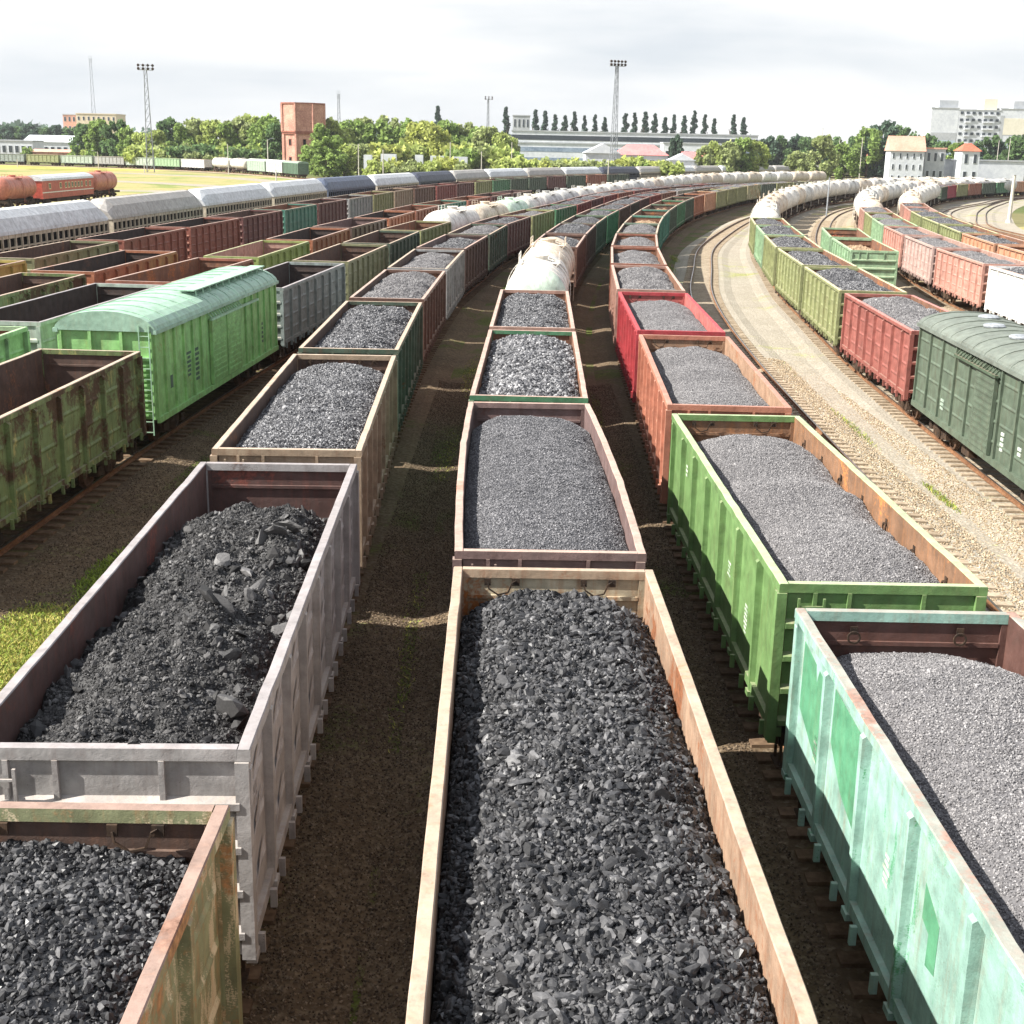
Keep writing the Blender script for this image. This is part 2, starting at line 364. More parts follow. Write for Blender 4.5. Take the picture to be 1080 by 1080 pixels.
# grass tufts between the trains
def tufts(name,spots,n,hgt,cols,label):
    V=[];F=[];mi=[]
    for i in range(n):
        x0,x1,y0,y1=spots[i%len(spots)]
        x=RNG.uniform(x0,x1);y=RNG.uniform(y0,y1)
        cx,cy=(x0+x1)/2,(y0+y1)/2
        if ((x-cx)/(x1-x0)*2)**2+((y-cy)/(y1-y0)*2)**2>RNG.uniform(.35,1.1): continue
        h=hgt*RNG.uniform(.4,1.2);a=RNG.uniform(0,6.28);w=.02
        k=len(V);dx,dy=math.cos(a)*w,math.sin(a)*w;lx,ly=RNG.normal(0,.06,2)
        V+=[(x-dx,y-dy,-.15),(x+dx,y+dy,-.15),(x+lx,y+ly,-.15+h)];F.append((k,k+1,k+2));mi.append(int(RNG.integers(len(cols))))
    return stuff(ob(name,npmesh(name,V,F,cols,midx=mi)),label,'grass')
GR=[plain('grass_light',(128,150,56),(160,176,78),3.,.9,.2,0),plain('grass_mid',(88,104,48),(116,130,64),3.,.9,.2,0),plain('grass_dry',(150,146,74),(180,170,96),3.,.9,.2,0)]
tufts('grass_tufts',[(-12.6,-8.2,17.5,27.2),(-11.6,-8.6,19.5,27)],60000,.075,[GR[0],GR[2],GR[2],GR[1]],'bright sunlit grass patch beside the grey-lilac coal wagon')
tufts('grass_tufts',[(-9.8,-7.4,28,38),(-8.8,-7.0,33,47),(-10.2,-8.0,26.5,32)],52000,.08,GR[:2],'mossy grass strip between the mint boxcar and the coal train')
tufts('grass_tufts',[(-2.6,-1.6,38,46),(2.5,3.2,24,36),(-2.4,-1.6,52,64),(-2.7,-1.6,20,30),(2.6,3.4,40,60)],5200,.06,[GR[1],GR[2]],'thin moss and weeds between the coal trains')
tufts('grass_tufts',[(12.6,13.1,44,52),(12.6,13.3,58,74),(13,13.6,80,86),(13.2,14.6,92,112),(14.6,15.4,118,130),(12.9,13.2,36,40)],5200,.13,GR,'sparse weeds along the pale gravel path')
tufts('grass_tufts',[(8.6,10.2,75,112),(11,14,105,140),(9.5,11.6,90,120)],16000,.2,GR,'yellow green weeds in the cess of the empty curved track')
# ------------------------------------------------------------------ wagon pieces
HL=6.37
def side_mesh(name,bow=0.,dent=0.,seed=0,posts=8,stripe=False,plainpanel=False):
    r=np.random.default_rng(seed); m=MB()
    ny=25; ys=np.linspace(-HL,HL,ny)
    off=[bow*math.cos(math.pi*y/(2*HL))**1*(1 if bow>=0 else 1)+dent*float(r.normal()) for y in ys]; off[0]=off[-1]=0
    dz=[dent*.7*float(r.normal()) for y in ys]; dz[0]=dz[-1]=0
    # top chord, segmented
    sec=[(1.425,3.56),(1.568,3.56),(1.568,3.685),(1.556,3.70),(1.437,3.70),(1.425,3.685)]
    n=len(sec);o=len(m.v)
    for y,f,z in zip(ys,off,dz):
        for (x,zz) in sec: m.v.append((x+f,y,zz+z))
    for i in range(ny-1):
        for k in range(n):
            m.f.append((o+i*n+k,o+i*n+(k+1)%n,o+(i+1)*n+(k+1)%n,o+(i+1)*n+k)); m.m.append(2 if k in(2,3,4) else (0 if k in(0,1) else 1))
    m.f.append(tuple(o+k for k in range(n))[::-1]); m.m.append(0); m.f.append(tuple(o+(ny-1)*n+k for k in range(n))); m.m.append(0)
    # plate
    zs=[1.36,2.0,2.7,3.3,3.565]; nz=len(zs)
    for x0,mat,flip in((1.442,0,False),(1.43,1,True)):
        o=len(m.v)
        for i,y in enumerate(ys):
            for z in zs:
                w=(z-1.36)/2.2; m.v.append((x0+off[i]*w,max(-HL+.02,min(HL-.02,y)),z))
        for i in range(ny-1):
            for k in range(nz-1):
                f=(o+i*nz+k,o+(i+1)*nz+k,o+(i+1)*nz+k+1,o+i*nz+k+1)
                m.f.append(f[::-1] if flip else f); m.m.append(mat)
    m.box(1.36,1.52,-HL,HL,1.2,1.355,0)
    # posts with hooded tops
    py=np.linspace(-HL,HL,posts+1)
    for i,y in enumerate(py):
        f=float(np.interp(y,ys,off)); e=.0
        w=.075
        if i==0 or i==posts:
            y=y+(.08 if i==0 else -.08)
        b0=1.443; t=1.562
        z0=1.12; z1=3.555
        m.add([(b0,y-w,z0),(t-.03,y-w*.7,z0),(t-.03,y+w*.7,z0),(b0,y+w,z0),
               (b0+f*.93,y-w,z1-.0),(t+f,y-w*.8,z1-.1),(t+f,y+w*.8,z1-.1),(b0+f*.93,y+w,z1)],
              [(3,2,1,0),(4,5,6,7),(0,1,5,4),(1,2,6,5),(2,3,7,6),(3,0,4,7)],0)
        m.box(b0,t+.0,y-.1,y+.1,1.1,1.19,0)
    # pressed ribs in each panel
    for i in range(posts):
        a=py[i]+.2;b=py[i+1]-.2
        f=float(np.interp((a+b)/2,ys,off))
        for z in ((1.75,2.35,2.95) if not plainpanel else ()):
            w=(z-1.36)/2.2*f-.003
            m.add([(1.446+w,a,z-.07),(1.446+w,b,z-.07),(1.446+w,b,z+.07),(1.446+w,a,z+.07),(1.474+w,a+.1,z-.012),(1.474+w,b-.1,z-.012),(1.474+w,b-.1,z+.012),(1.474+w,a+.1,z+.012)],
                  [(0,1,5,4),(1,2,6,5),(2,3,7,6),(3,0,4,7),(4,5,6,7)],0)
        # bottom hatch latches and grips
        m.box(1.52,1.6,(a+b)/2-.5,(a+b)/2-.44,1.02,1.26,0); m.box(1.52,1.6,(a+b)/2+.4,(a+b)/2+.46,1.02,1.26,0)
    return m.mesh(name,[I_brown]*3)
def end_mesh(name,kind=0):
    m=MB(); y=-HL
    m.box(-1.423,1.423,y,y+.13,3.56,3.702,0,top=2)
    m.box(-1.428,1.428,y+.045,y+.08,1.36,3.558,0)
    m.add([(-1.428,y+.083,1.36),(1.428,y+.083,1.36),(1.428,y+.083,3.558),(-1.428,y+.083,3.558)],[(3,2,1,0)],1)
    m.box(-1.33,1.33,y+.085,y+.13,3.2,3.26,1)
    for q in(-1,1): m.box(min(q*1.34,q*1.4395),max(q*1.34,q*1.4395),y+.084,y+.125,1.4,3.557,1)
    for z in (1.45,1.98,2.51,3.04):
        m.add([(-1.44,y+.044,z-.09),(1.44,y+.044,z-.09),(1.44,y+.044,z+.09),(-1.44,y+.044,z+.09),(-1.44,y-.05,z-.04),(1.44,y-.05,z-.04),(1.44,y-.05,z+.04),(-1.44,y-.05,z+.04)],
              [(0,1,5,4),(1,2,6,5),(2,3,7,6),(3,0,4,7),(4,5,6,7)],0)
    for x in (-1.02,-.5,.62): m.box(x-.03,x+.03,y-.01,y+.044,3.1,3.56,0)
    for s in(-1,1):
        m.box(s*1.5-.1 if s>0 else -1.6+.0,s*1.5+.05 if s>0 else -1.45,y-.035,y+.15,1.15,3.554,0)
    return m.mesh(name,[I_brown]*3)
def floor_mesh():
    m=MB(); m.box(-1.40,1.40,-HL+.09,HL-.09,1.37,1.41,0)
    m.box(-.18,.18,-HL,HL,.88,1.36,1)
    for y in np.linspace(-HL+.2,HL-.2,9): m.box(-1.36,1.36,y-.08,y+.08,1.1,1.36,1)
    m.cyl((.6,-.4,.95),(.6,.5,.95),.2,10,1); m.cyl((-.75,.6,.9),(-.75,2.2,.9),.17,10,1); m.box(-.9,-.4,-1.5,-.9,.8,1.1,1); m.bar((.3,-4,.8),(.3,4,.8),.05,.05,1)
    for sx in(-1,1):
        for sy in(-1,1):
            m.bar((sx*1.3,sy*6.2,1.2),(sx*1.3,sy*6.2,.62),.04,.04,1); m.bar((sx*1.3,sy*5.85,1.2),(sx*1.3,sy*5.85,.62),.04,.04,1); m.box(sx*1.3-.06,sx*1.3+.06,min(sy*5.8,sy*6.25),max(sy*5.8,sy*6.25),.58,.62,1)
    return m.mesh('underframe',[I_brown,M_under])
def bogie_mb(m,y0=0,mat=0,wm=1,wheels=True):
    for s in(-1,1):
        x=s*1.02
        poly=[(-1.15,.72),(-1.15,.9),(-.75,.98),(-.45,1.06),(.45,1.06),(.75,.98),(1.15,.9),(1.15,.72),(.8,.66),(.5,.44),(-.5,.44),(-.8,.66)]
        m.prism([(p[0]+y0,p[1]) for p in poly],0,x-.07,x+.07,mat)
        for y in(-.92,.92): m.box(x-.12,x+.16 if s>0 else x+.12,y0+y-.16,y0+y+.16,.56,.82,mat); 
        for dy in(-.22,0,.22): m.cyl((x+s*.1,y0+dy,.5),(x+s*.1,y0+dy,.84),.09,8,mat)
    m.box(-1.2,1.2,y0-.22,y0+.22,.72,1.02,mat)
    if wheels:
        for y in(-.92,.92): wheel_mb(m,y0+y,wm)
    return m
def wheel_mb(m,y,mat=0):
    zc=.2+.475
    m.cyl((-1.1,y,zc),(1.1,y,zc),.085,10,mat)
    for s in(-1,1):
        n=20;o=len(m.v)
        for (x,r) in((s*.70,.505),(s*.735,.505),(s*.745,.475),(s*.845,.47),(s*.845,.40),(s*.81,.37),(s*.81,.16),(s*.86,.14)):
            for i in range(n):
                t=2*math.pi*i/n; m.v.append((x,y+r*math.cos(t),zc+r*math.sin(t)))
        for k in range(7):
            for i in range(n): m.f.append((o+k*n+i,o+k*n+(i+1)%n,o+(k+1)*n+(i+1)%n,o+(k+1)*n+i)); m.m.append(mat)
        m.f.append(tuple(o+i for i in range(n))); m.m.append(mat); m.f.append(tuple(o+7*n+i for i in range(n))); m.m.append(mat)
ME_WHEEL=(lambda m:(wheel_mb(m,0),m.mesh('wheelset',[M_wheel]))[1])(MB())
ME_BOGF=bogie_mb(MB(),0,0,1,False).mesh('bogie_frame',[M_under])
ME_BOG=bogie_mb(MB(),0,0,1,True).mesh('bogie',[M_under,M_wheel])
m=MB(); m.box(-.11,.11,-.05,.62,1.14,1.36,0); m.box(-.2,.2,-.34,-.04,1.08,1.42,0); m.box(.05,.22,-.5,-.3,1.1,1.38,0); m.bar((.2,-.1,1.1),(1.1,.05,1.1),.04,.04,0); m.bar((1.1,.05,1.1),(1.1,.05,.85),.03,.03,0); m.bar((-.35,-.2,1.0),(-.35,-.2,.6),.05,.05,0)
ME_COUP=m.mesh('coupler',[M_under])
m=MB()
for x in(-1.28,-.9): m.bar((x,-.09,1.3),(x,-.09,3.5),.035,.035,0)
for z in np.arange(1.45,3.5,.32): m.bar((-1.28,-.09,z),(-.9,-.09,z),.025,.025,0)
ME_LAD=m.mesh('ladder',[I_brown])
m=MB() # lashing ring on a small plate
m.box(-.05,.05,-.012,.0,-.02,.1,0)
for i in range(12):
    a=2*math.pi*i/12;b=2*math.pi*(i+1)/12
    m.bar((.085*math.cos(a),-.035,-.06+.085*math.sin(a)),(.085*math.cos(b),-.035,-.06+.085*math.sin(b)),.026,.026,0)
ME_RING=m.mesh('lashing_ring',[M_under])
m=MB() # bent wire chain hook
pts=[(-.28,-.03,0),(-.26,-.05,-.1),(-.12,-.05,-.2),(.04,-.05,-.16),(.1,-.05,0),(.16,-.03,.03)]
for a,b in zip(pts,pts[1:]): m.bar(a,b,.022,.022,0)
m.box(-.33,-.23,-.03,.0,-.05,.07,0); m.box(.1,.22,-.03,.0,-.05,.07,0)
ME_HOOK=m.mesh('lashing_hook',[M_under])
SIDES=[side_mesh('side_wall',0,.002,1),side_mesh('side_wall',.0,.003,2),side_mesh('side_wall',.09,.0045,3),side_mesh('side_wall',0,.004,4,7,plainpanel=True)]
ENDS=[end_mesh('end_wall')]
ME_FLOOR=floor_mesh()
def joined(name,parts,mats):
    V=[];F=[];MI=[]
    for me,M,remap in parts:
        o=len(V); V+=[tuple(M@v.co) for v in me.vertices]
        for p in me.polygons: F.append(tuple(o+i for i in p.vertices)); MI.append(remap[p.material_index])
    me=bpy.data.meshes.new(name); me.from_pydata(V,[],F)
    for m_ in mats: me.materials.append(m_)
    me.polygons.foreach_set('material_index',MI); return me
RZ=Matrix.Rotation(math.pi,4,'Z'); ID=Matrix.Identity(4)
ME_BODYFAR=joined('wagon_body',[(SIDES[0],ID,[0,1,2]),(SIDES[0],RZ,[0,1,2]),(ENDS[0],ID,[0,1,2]),(ENDS[0],RZ,[0,1,2])],[I_brown]*3)
ME_UNDERFAR=joined('undercarriage',[(ME_FLOOR,ID,[0,1]),(ME_BOG,Matrix.Translation((0,4.3,0)),[1,1]),(ME_BOG,Matrix.Translation((0,-4.3,0)),[1,1])],[I_brown,M_under])
# ------------------------------------------------------------------ coal heaps
def ico():
    t=(1+5**.5)/2
    v=np.array([(-1,t,0),(1,t,0),(-1,-t,0),(1,-t,0),(0,-1,t),(0,1,t),(0,-1,-t),(0,1,-t),(t,0,-1),(t,0,1),(-t,0,-1),(-t,0,1)],float)
    v/=np.linalg.norm(v[0])
    f=np.array([(0,11,5),(0,5,1),(0,1,7),(0,7,10),(0,10,11),(1,5,9),(5,11,4),(11,10,2),(10,7,6),(7,1,8),(3,9,4),(3,4,2),(3,2,6),(3,6,8),(3,8,9),(4,9,5),(2,4,11),(6,2,10),(8,6,7),(9,8,1)])
    return v,f
OCT=(np.array([(1,0,0),(-1,0,0),(0,1,0),(0,-1,0),(0,0,1),(0,0,-1)],float),np.array([(0,2,4),(2,1,4),(1,3,4),(3,0,4),(2,0,5),(1,2,5),(3,1,5),(0,3,5)]))
def randrot(n,rng):
    q=rng.normal(size=(n,4));q/=np.linalg.norm(q,axis=1)[:,None];w,x,y,z=q.T
    return np.stack([np.stack([1-2*(y*y+z*z),2*(x*y-z*w),2*(x*z+y*w)],-1),np.stack([2*(x*y+z*w),1-2*(x*x+z*z),2*(y*z-x*w)],-1),np.stack([2*(x*z-y*w),2*(y*z+x*w),1-2*(x*x+y*y)],-1)],1)
def lumps(rng,P,size,base,flat=.6,elong=1.5):
    v,f=base;n=len(P)
    sc=np.stack([size*rng.uniform(.8,elong,n),size*rng.uniform(.7,1.1,n),size*rng.uniform(flat*.7,flat*1.3,n)],-1)
    jit=1+rng.uniform(-.2,.2,(n,len(v),1))
    X=v[None]*jit
    for _ in range(3 if len(v)>12 else 1):
        pn=rng.normal(size=(n,3)); pn/=np.linalg.norm(pn,axis=1)[:,None]; dpl=rng.uniform(.45,.75,n)
        dd=np.einsum('nkj,nj->nk',X,pn)-dpl[:,None]; X=X-np.maximum(dd,0)[:,:,None]*pn[:,None,:]
    X=X*sc[:,None,:]
    # tilt limited: mostly lying
    Rm=randrot(n,rng); X=np.einsum('nij,nkj->nki',Rm,X)+P[:,None,:]
    F=(f[None]+ (np.arange(n)*len(v))[:,None,None]).reshape(-1,3)
    return X.reshape(-1,3),F
def vnoise(rng,nx,ny,X,Y,x0,x1,y0,y1):
    g=rng.normal(size=(nx+2,ny+2)); u=(X-x0)/(x1-x0)*nx; v=(Y-y0)/(y1-y0)*ny
    i=np.clip(u.astype(int),0,nx);j=np.clip(v.astype(int),0,ny);fu=np.clip(u-i,0,1);fv=np.clip(v-j,0,1)
    fu=fu*fu*(3-2*fu);fv=fv*fv*(3-2*fv)
    return (g[i,j]*(1-fu)+g[i+1,j]*fu)*(1-fv)+(g[i,j+1]*(1-fu)+g[i+1,j+1]*fu)*fv
XW=1.418;YW=HL-.1
def heap(name,mat,seed,side=3.0,crown=.55,end0=.5,end1=.5,lump=None,grain=None,mounds=0.,rough=.04,skew=0.,endw=1.6,pw=2.2,bow=0.):
    rng=np.random.default_rng(seed); nx,ny=41,161
    def H(X,Y):
        a=np.clip(np.abs(X-skew)/XW,0,1.4); z=side+crown*(1-a**pw)
        z=z-end0*np.clip(1-(Y+YW)/endw,0,1)**1.5-end1*np.clip(1-(YW-Y)/endw,0,1)**1.5
        z=z+rough*H.n1(X,Y)+rough*.5*H.n2(X,Y)
        if mounds: z=z+mounds*np.cos(Y*2*math.pi/3.6+.6*np.sin(Y))*(1-a**2*.6)
        return z
    s1=rng.integers(1e6);s2=rng.integers(1e6)
    H.n1=lambda X,Y:vnoise(np.random.default_rng(s1),5,18,X,Y,-XW,XW,-YW,YW)
    H.n2=lambda X,Y:vnoise(np.random.default_rng(s2),18,80,X,Y,-XW,XW,-YW,YW)
    xs=np.linspace(-XW,XW,nx);ys=np.linspace(-YW,YW,ny); X,Y=np.meshgrid(xs,ys); Z=H(X.ravel(),Y.ravel())-.0
    Vs=[np.stack([X.ravel(),Y.ravel(),Z],-1)]
    idx=np.arange(nx*ny).reshape(ny,nx); q=np.stack([idx[:-1,:-1],idx[:-1,1:],idx[1:,1:],idx[1:,:-1]],-1).reshape(-1,4)
    tri=np.concatenate([q[:,[0,1,2]],q[:,[0,2,3]]]); Fs=[tri]; n=len(Vs[0])
    # skirt so the heap is a solid
    V=Vs[0]; 
    def addl(cnt,lo,hi,base,flat,elong,pow_=2.5,emb=.25,where=None):
        nonlocal n
        P=np.stack([rng.uniform(-XW+.02,XW-.02,cnt),rng.uniform(-YW+.03,YW-.03,cnt)],-1)
        if where is not None:
            k=where(P[:,0],P[:,1],rng); P=P[k]; cnt=len(P)
        size=lo+(hi-lo)*rng.uniform(0,1,cnt)**pow_
        lim=XW-size*.9; P[:,0]=np.clip(P[:,0],-lim,lim); P[:,1]=np.clip(P[:,1],-YW+size,YW-size)
        z=H(P[:,0],P[:,1])+size*emb*rng.uniform(-.6,1.2,cnt)
        v,f=lumps(rng,np.column_stack([P,z]),size,base,flat,elong); Vs.append(v);Fs.append(f+n);n+=len(v)
    if lump:
        for a in lump: addl(*a)
    if grain:
        for a in grain: addl(*a)
    A_=np.concatenate(Vs); A_[:,0]*=1+bow*np.cos(np.pi*A_[:,1]/(2*HL))/XW
    return npmesh(name,A_,np.concatenate(Fs),[mat])
C_lump=rockmat('black_lump_coal',(26,26,28),(114,113,114),.4,.78,.45,24.)
C_mid=rockmat('washed_coal',(58,58,61),(182,181,182),.4,.75,.45,40.)
C_fine=rockmat('grey_coal_gravel',(98,96,97),(180,177,176),.5,.9,.35,60.)
C_fine2=rockmat('dark_coal_gravel',(68,68,71),(168,166,168),.45,.85,.4,60.)
C_dust=rockmat('dusty_mixed_coal',(34,33,33),(118,116,115),.5,.9,.35,40.)
C_sand=rockmat('pale_ore',(150,128,104),(206,176,146),.6,.9,.3,40.)
C_rust=rockmat('rusty_scrap',(116,64,44),(166,96,66),.6,.9,.3,40.)
IC=ico()
def sub(b):
    v,f=b; v=[tuple(x) for x in v]; cache={}; F=[]
    def mid(a,c):
        k=(min(a,c),max(a,c))
        if k not in cache:
            p=(np.array(v[a])+np.array(v[c]))/2; v.append(tuple(p/np.linalg.norm(p))); cache[k]=len(v)-1
        return cache[k]
    for a,b_,c in f:
        x,y,z=mid(a,b_),mid(b_,c),mid(c,a); F+=[(a,x,z),(b_,y,x),(c,z,y),(x,y,z)]
    return np.array(v),np.array(F)
IC2=sub(IC)
HP={}
HP['lump']=heap('coal_lump',C_lump,1,3.08,.46,.3,.25,[(1500,.04,.09,IC2,.55,1.8,1.6,.25),(10500,.026,.06,IC,.6,1.7,1.3,.3),(22000,.012,.032,IC,.7,1.5,1.,.3)],[(20000,.008,.016,OCT,.8,1.3,1.,.4)],rough=.05,pw=3.)
HP['black']=heap('coal_black',C_lump,2,3.26,.24,.3,.2,[(14000,.022,.052,IC,.65,1.6,1.4,.3),(22000,.012,.024,OCT,.8,1.3,1.,.3)],rough=.03,pw=3)
right=lambda x,y,r:(r.uniform(0,1,len(x))<np.clip((x+.1)/1.1,.01,1)*np.clip(1-np.abs(y+.5)/5,.08,1))
edge=lambda x,y,r:(r.uniform(0,1,len(x))<np.clip((np.abs(x)-.55)*1.2,.03,1))
HP['mixed']=heap('coal_mixed',C_dust,3,3.08,.5,-.0,1.05,[(260,.08,.24,IC2,.45,2.,1.6,.3,right),(700,.05,.14,IC,.5,1.7,2.,.3,edge),(9000,.016,.055,IC,.65,1.5,2.4,.25)],[(60000,.009,.022,OCT,.8,1.3,1.,.4)],rough=.085,skew=.06,endw=3.4,pw=2.8)
HP['medium']=heap('coal_medium',C_mid,5,3.3,.4,.3,.3,[(12000,.032,.075,IC,.7,1.5,1.3,.35),(9000,.014,.03,OCT,.8,1.4,1.,.3)],rough=.05,pw=2.4)
for k_ in range(3):
    v_='abc'[k_]
    HP['small'+v_]=heap('coal_small',C_mid,4+40*k_,3.3,.36,.2,.4,[(260,.03,.07,IC,.6,1.6,2.,.3)],[(38000,.018,.04,OCT,.8,1.4,1.,.4)],rough=.04,pw=2.6,mounds=.03*k_)
    HP['fine'+v_]=heap('coal_fine',C_fine,6+40*k_,3.2,.3,.1,.42,[(150,.02,.045,IC,.7,1.4,2.,.2)],[(78000,.010,.021,OCT,.9,1.2,1.,.5)],rough=.022,mounds=.05+.03*k_,pw=2.6)
    HP['gravel'+v_]=heap('coal_gravel',C_fine,8+40*k_,3.3,.36,.3,.4,[(200,.03,.06,IC,.7,1.4,2.,.2)],[(26000,.016,.036,OCT,.8,1.3,1.,.5)],rough=.045,mounds=.05+.04*k_,pw=2.4+.3*k_)
    HP['gravel2'+v_]=heap('coal_gravel_dark',C_mid,9+40*k_,3.3,.36,.25,.3,[(300,.03,.08,IC,.7,1.4,2.,.2)],[(20000,.02,.042,OCT,.8,1.3,1.,.5)],rough=.06,mounds=.05+.04*k_,pw=2.4+.3*k_)
HP['fine2']=heap('coal_fine_dark',C_fine2,7,3.26,.42,.1,.5,[(200,.02,.045,IC,.7,1.4,2.,.2)],[(80000,.010,.022,OCT,.9,1.2,1.,.5)],rough=.025,pw=2.6,bow=.075)
HP['sand']=heap('ore_sand',C_sand,10,2.9,.4,.4,.4,None,[(6000,.02,.06,OCT,.8,1.3,1.,.4)],rough=.05)
HP['rust']=heap('scrap_rust',C_rust,11,2.7,.3,.3,.3,[(1500,.04,.16,IC,.5,1.8,2.,.4)],None,rough=.08)
HD={'lump':'coarse black lump coal','black':'small black coal nuggets','mixed':'dusty coal with big slabs','small':'pebble sized grey coal','medium':'fist sized grey black coal','fine':'fine light grey coal gravel','fine2':'fine dark grey coal gravel','gravel':'grey coal gravel','gravel2':'dark coal gravel','sand':'pale sandy ore','rust':'rusty red scrap'}
ORD='zeroth first second third fourth fifth sixth seventh eighth ninth tenth eleventh twelfth thirteenth fourteenth fifteenth sixteenth seventeenth eighteenth nineteenth twentieth'.split()
ORD+=['twenty-'+x for x in ORD[1:10]]+['thirtieth']+['thirty-'+x for x in ORD[1:10]]
PH={'A':'the coal train with the lilac wagon','B':'the middle coal train with white tanks','C':'the teal-led coal train','D':'the train with the mint boxcar','E':'the train with the dark green boxcar','F':'the short pair of light green wagons','G':'the train with the white gondola','H':'the rightmost loaded train','K1':'the empty train behind the mint boxcar','K2':'the mossy and rust pair of empties','K3':'the empty train beside the covered wagons','Lr':'the long covered wagon train','Fi':'the red fire train','Fg':'the distant train below the trees'}
# colours: (name, exterior, interior, rim)
def PC(base,amt=.28,streak=.4,rust=(104,66,44),second=None,samt=0.,dust=(176,160,142)): return paint(base,rust,amt,streak,.55,dust,.5,second,samt)
CLR={
'olive':('olive green and rust',PC((140,144,96),.5,.7,(168,124,84),(206,186,142),.3),I_brown,paint((150,118,102),(130,92,74),.4,.35,.7,(168,144,130),.4)),
'lilac':('grey lilac',PC((162,156,154),.22,.4,(92,70,64)),paint((96,64,58),(120,70,60),.45,.5,.8,(150,128,120),.3),RIM_grey),
'tan':('tan beige',PC((164,138,108),.35,.5,(112,74,50)),I_brown,RIM_tan),
'tan2':('rust stained beige',PC((176,146,116),.5,.6,(140,86,56)),I_cream,RIM_wood),
'dgreen':('dark green',PC((70,92,72),.3,.4),I_brown,RIM_tan),
'brown':('brown',PC((112,74,58),.35,.4,(72,46,36)),I_brown,RIM_pink),
'grey':('pale grey',PC((150,150,148),.28,.5,(96,72,58)),I_brown,RIM_tan),
'maroon':('maroon',PC((112,62,58),.25,.4,(74,46,42)),I_brown,RIM_pink),
'dbrown':('dark brown',PC((92,66,56),.3,.4,(60,42,36)),I_mauve,RIM_pink),
'mauve':('mauve brown',PC((128,100,94),.3,.4,(92,62,52)),I_mauve,RIM_pink),
'greenpink':('green with a pinkish rim',PC((66,128,84),.2,.3),I_rust,RIM_pink),
'pink':('pinkish brown',PC((172,124,106),.3,.4,(128,78,60)),I_rust,RIM_pink),
'dred':('dark red',PC((142,62,54),.3,.4,(96,52,44)),I_brown,RIM_pink),
'teal':('pale teal',PC((132,178,160),.24,.5,(126,100,80),(74,152,104),.0,(160,160,148)),paint((92,56,46),(112,66,50),.35,.3,.6,(130,104,92),.2),paint((146,156,142),(140,104,90),.55,.3,.6,(160,142,130),.45)),
'green':('bright leaf green',PC((96,138,66),.12,.25,(120,110,70)),paint((134,92,62),(176,116,66),.4,.5,.7,(150,120,96),.3),paint((150,176,118),(130,110,80),.2,.2,.6,(196,200,164),.4)),
'orange':('orange brown',PC((190,112,82),.22,.4,(140,78,56)),paint((160,120,88),(140,90,60),.4,.5,.8,(186,156,132),.3),paint((176,112,92),(140,84,66),.3,.3,.7,(196,150,130),.4)),
'red':('bright red',PC((186,48,54),.12,.35,(140,60,50),None,0,(206,90,90)),paint((186,84,78),(166,120,90),.35,.4,.7,(190,120,110),.3),paint((190,52,60),(150,60,54),.12,.2,.55,(200,80,80),.3)),
'rust':('rust brown',PC((160,88,62),.35,.5,(112,62,44)),I_rust,RIM_pink),
'tealg':('teal green',PC((64,134,112),.2,.35),I_rust,RIM_tan),
'olive2':('yellowish olive',PC((140,142,84),.3,.4),I_rust,RIM_tan),
'dustorange':('dusty orange',PC((200,138,98),.3,.4,(150,90,62)),I_rust,RIM_pink),
'mossy':('moss green graffiti stained',PC((104,128,64),.68,.8,(78,60,44),(160,150,74),.14),I_brown,RIM_tan),
'slate':('slate grey green',PC((128,142,138),.28,.5,(92,76,64)),I_dark,RIM_grey),
'paleg':('pale grey green',PC((158,176,158),.22,.4,(120,96,76)),I_dark,RIM_grey),
'oliveg':('olive brown green',PC((122,126,82),.35,.5,(92,66,48)),I_brown,RIM_tan),
'lgreen':('light green',PC((134,170,124),.16,.3),I_rust,paint((150,196,130),(150,110,80),.2,.3,.6,(190,200,170),.4)),
'lime':('lime green',PC((140,160,70),.2,.3),I_pink,paint((166,170,110),(150,120,90),.3,.3,.6,(200,190,160),.4)),
'rustor':('rusty orange',PC((172,96,58),.3,.45,(122,68,44)),I_dark,RIM_pink),
'yellow':('mustard yellow',PC((184,164,66),.25,.4),I_rust,RIM_pink),
'redbrown':('red brown',PC((150,76,58),.3,.45,(104,58,48)),I_dark,RIM_pink),
'salmon':('salmon red',PC((156,78,66),.2,.4,(120,74,60)),I_rust,paint((190,110,98),(150,92,76),.3,.3,.6,(206,150,140),.4)),
'ygreen':('yellow green',PC((136,142,84),.25,.45,(120,100,72)),I_rust,paint((196,186,130),(170,140,106),.4,.3,.6,(214,196,164),.4)),
'white':('chalky white',PC((214,214,210),.16,.35,(170,140,124)),I_pink,RIM_pink),
'palepink':('pale pink',PC((190,154,142),.2,.4,(160,114,98)),I_pink,RIM_pink),
'salmon2':('faded coral',PC((194,132,114),.2,.4,(160,104,86)),I_pink,RIM_pink),
'crimson':('crimson',PC((180,46,66),.1,.2),I_rust,RIM_pink),
'blue':('blue grey',PC((96,116,140),.2,.3),I_brown,RIM_grey),
}
LOADCOUNT={}
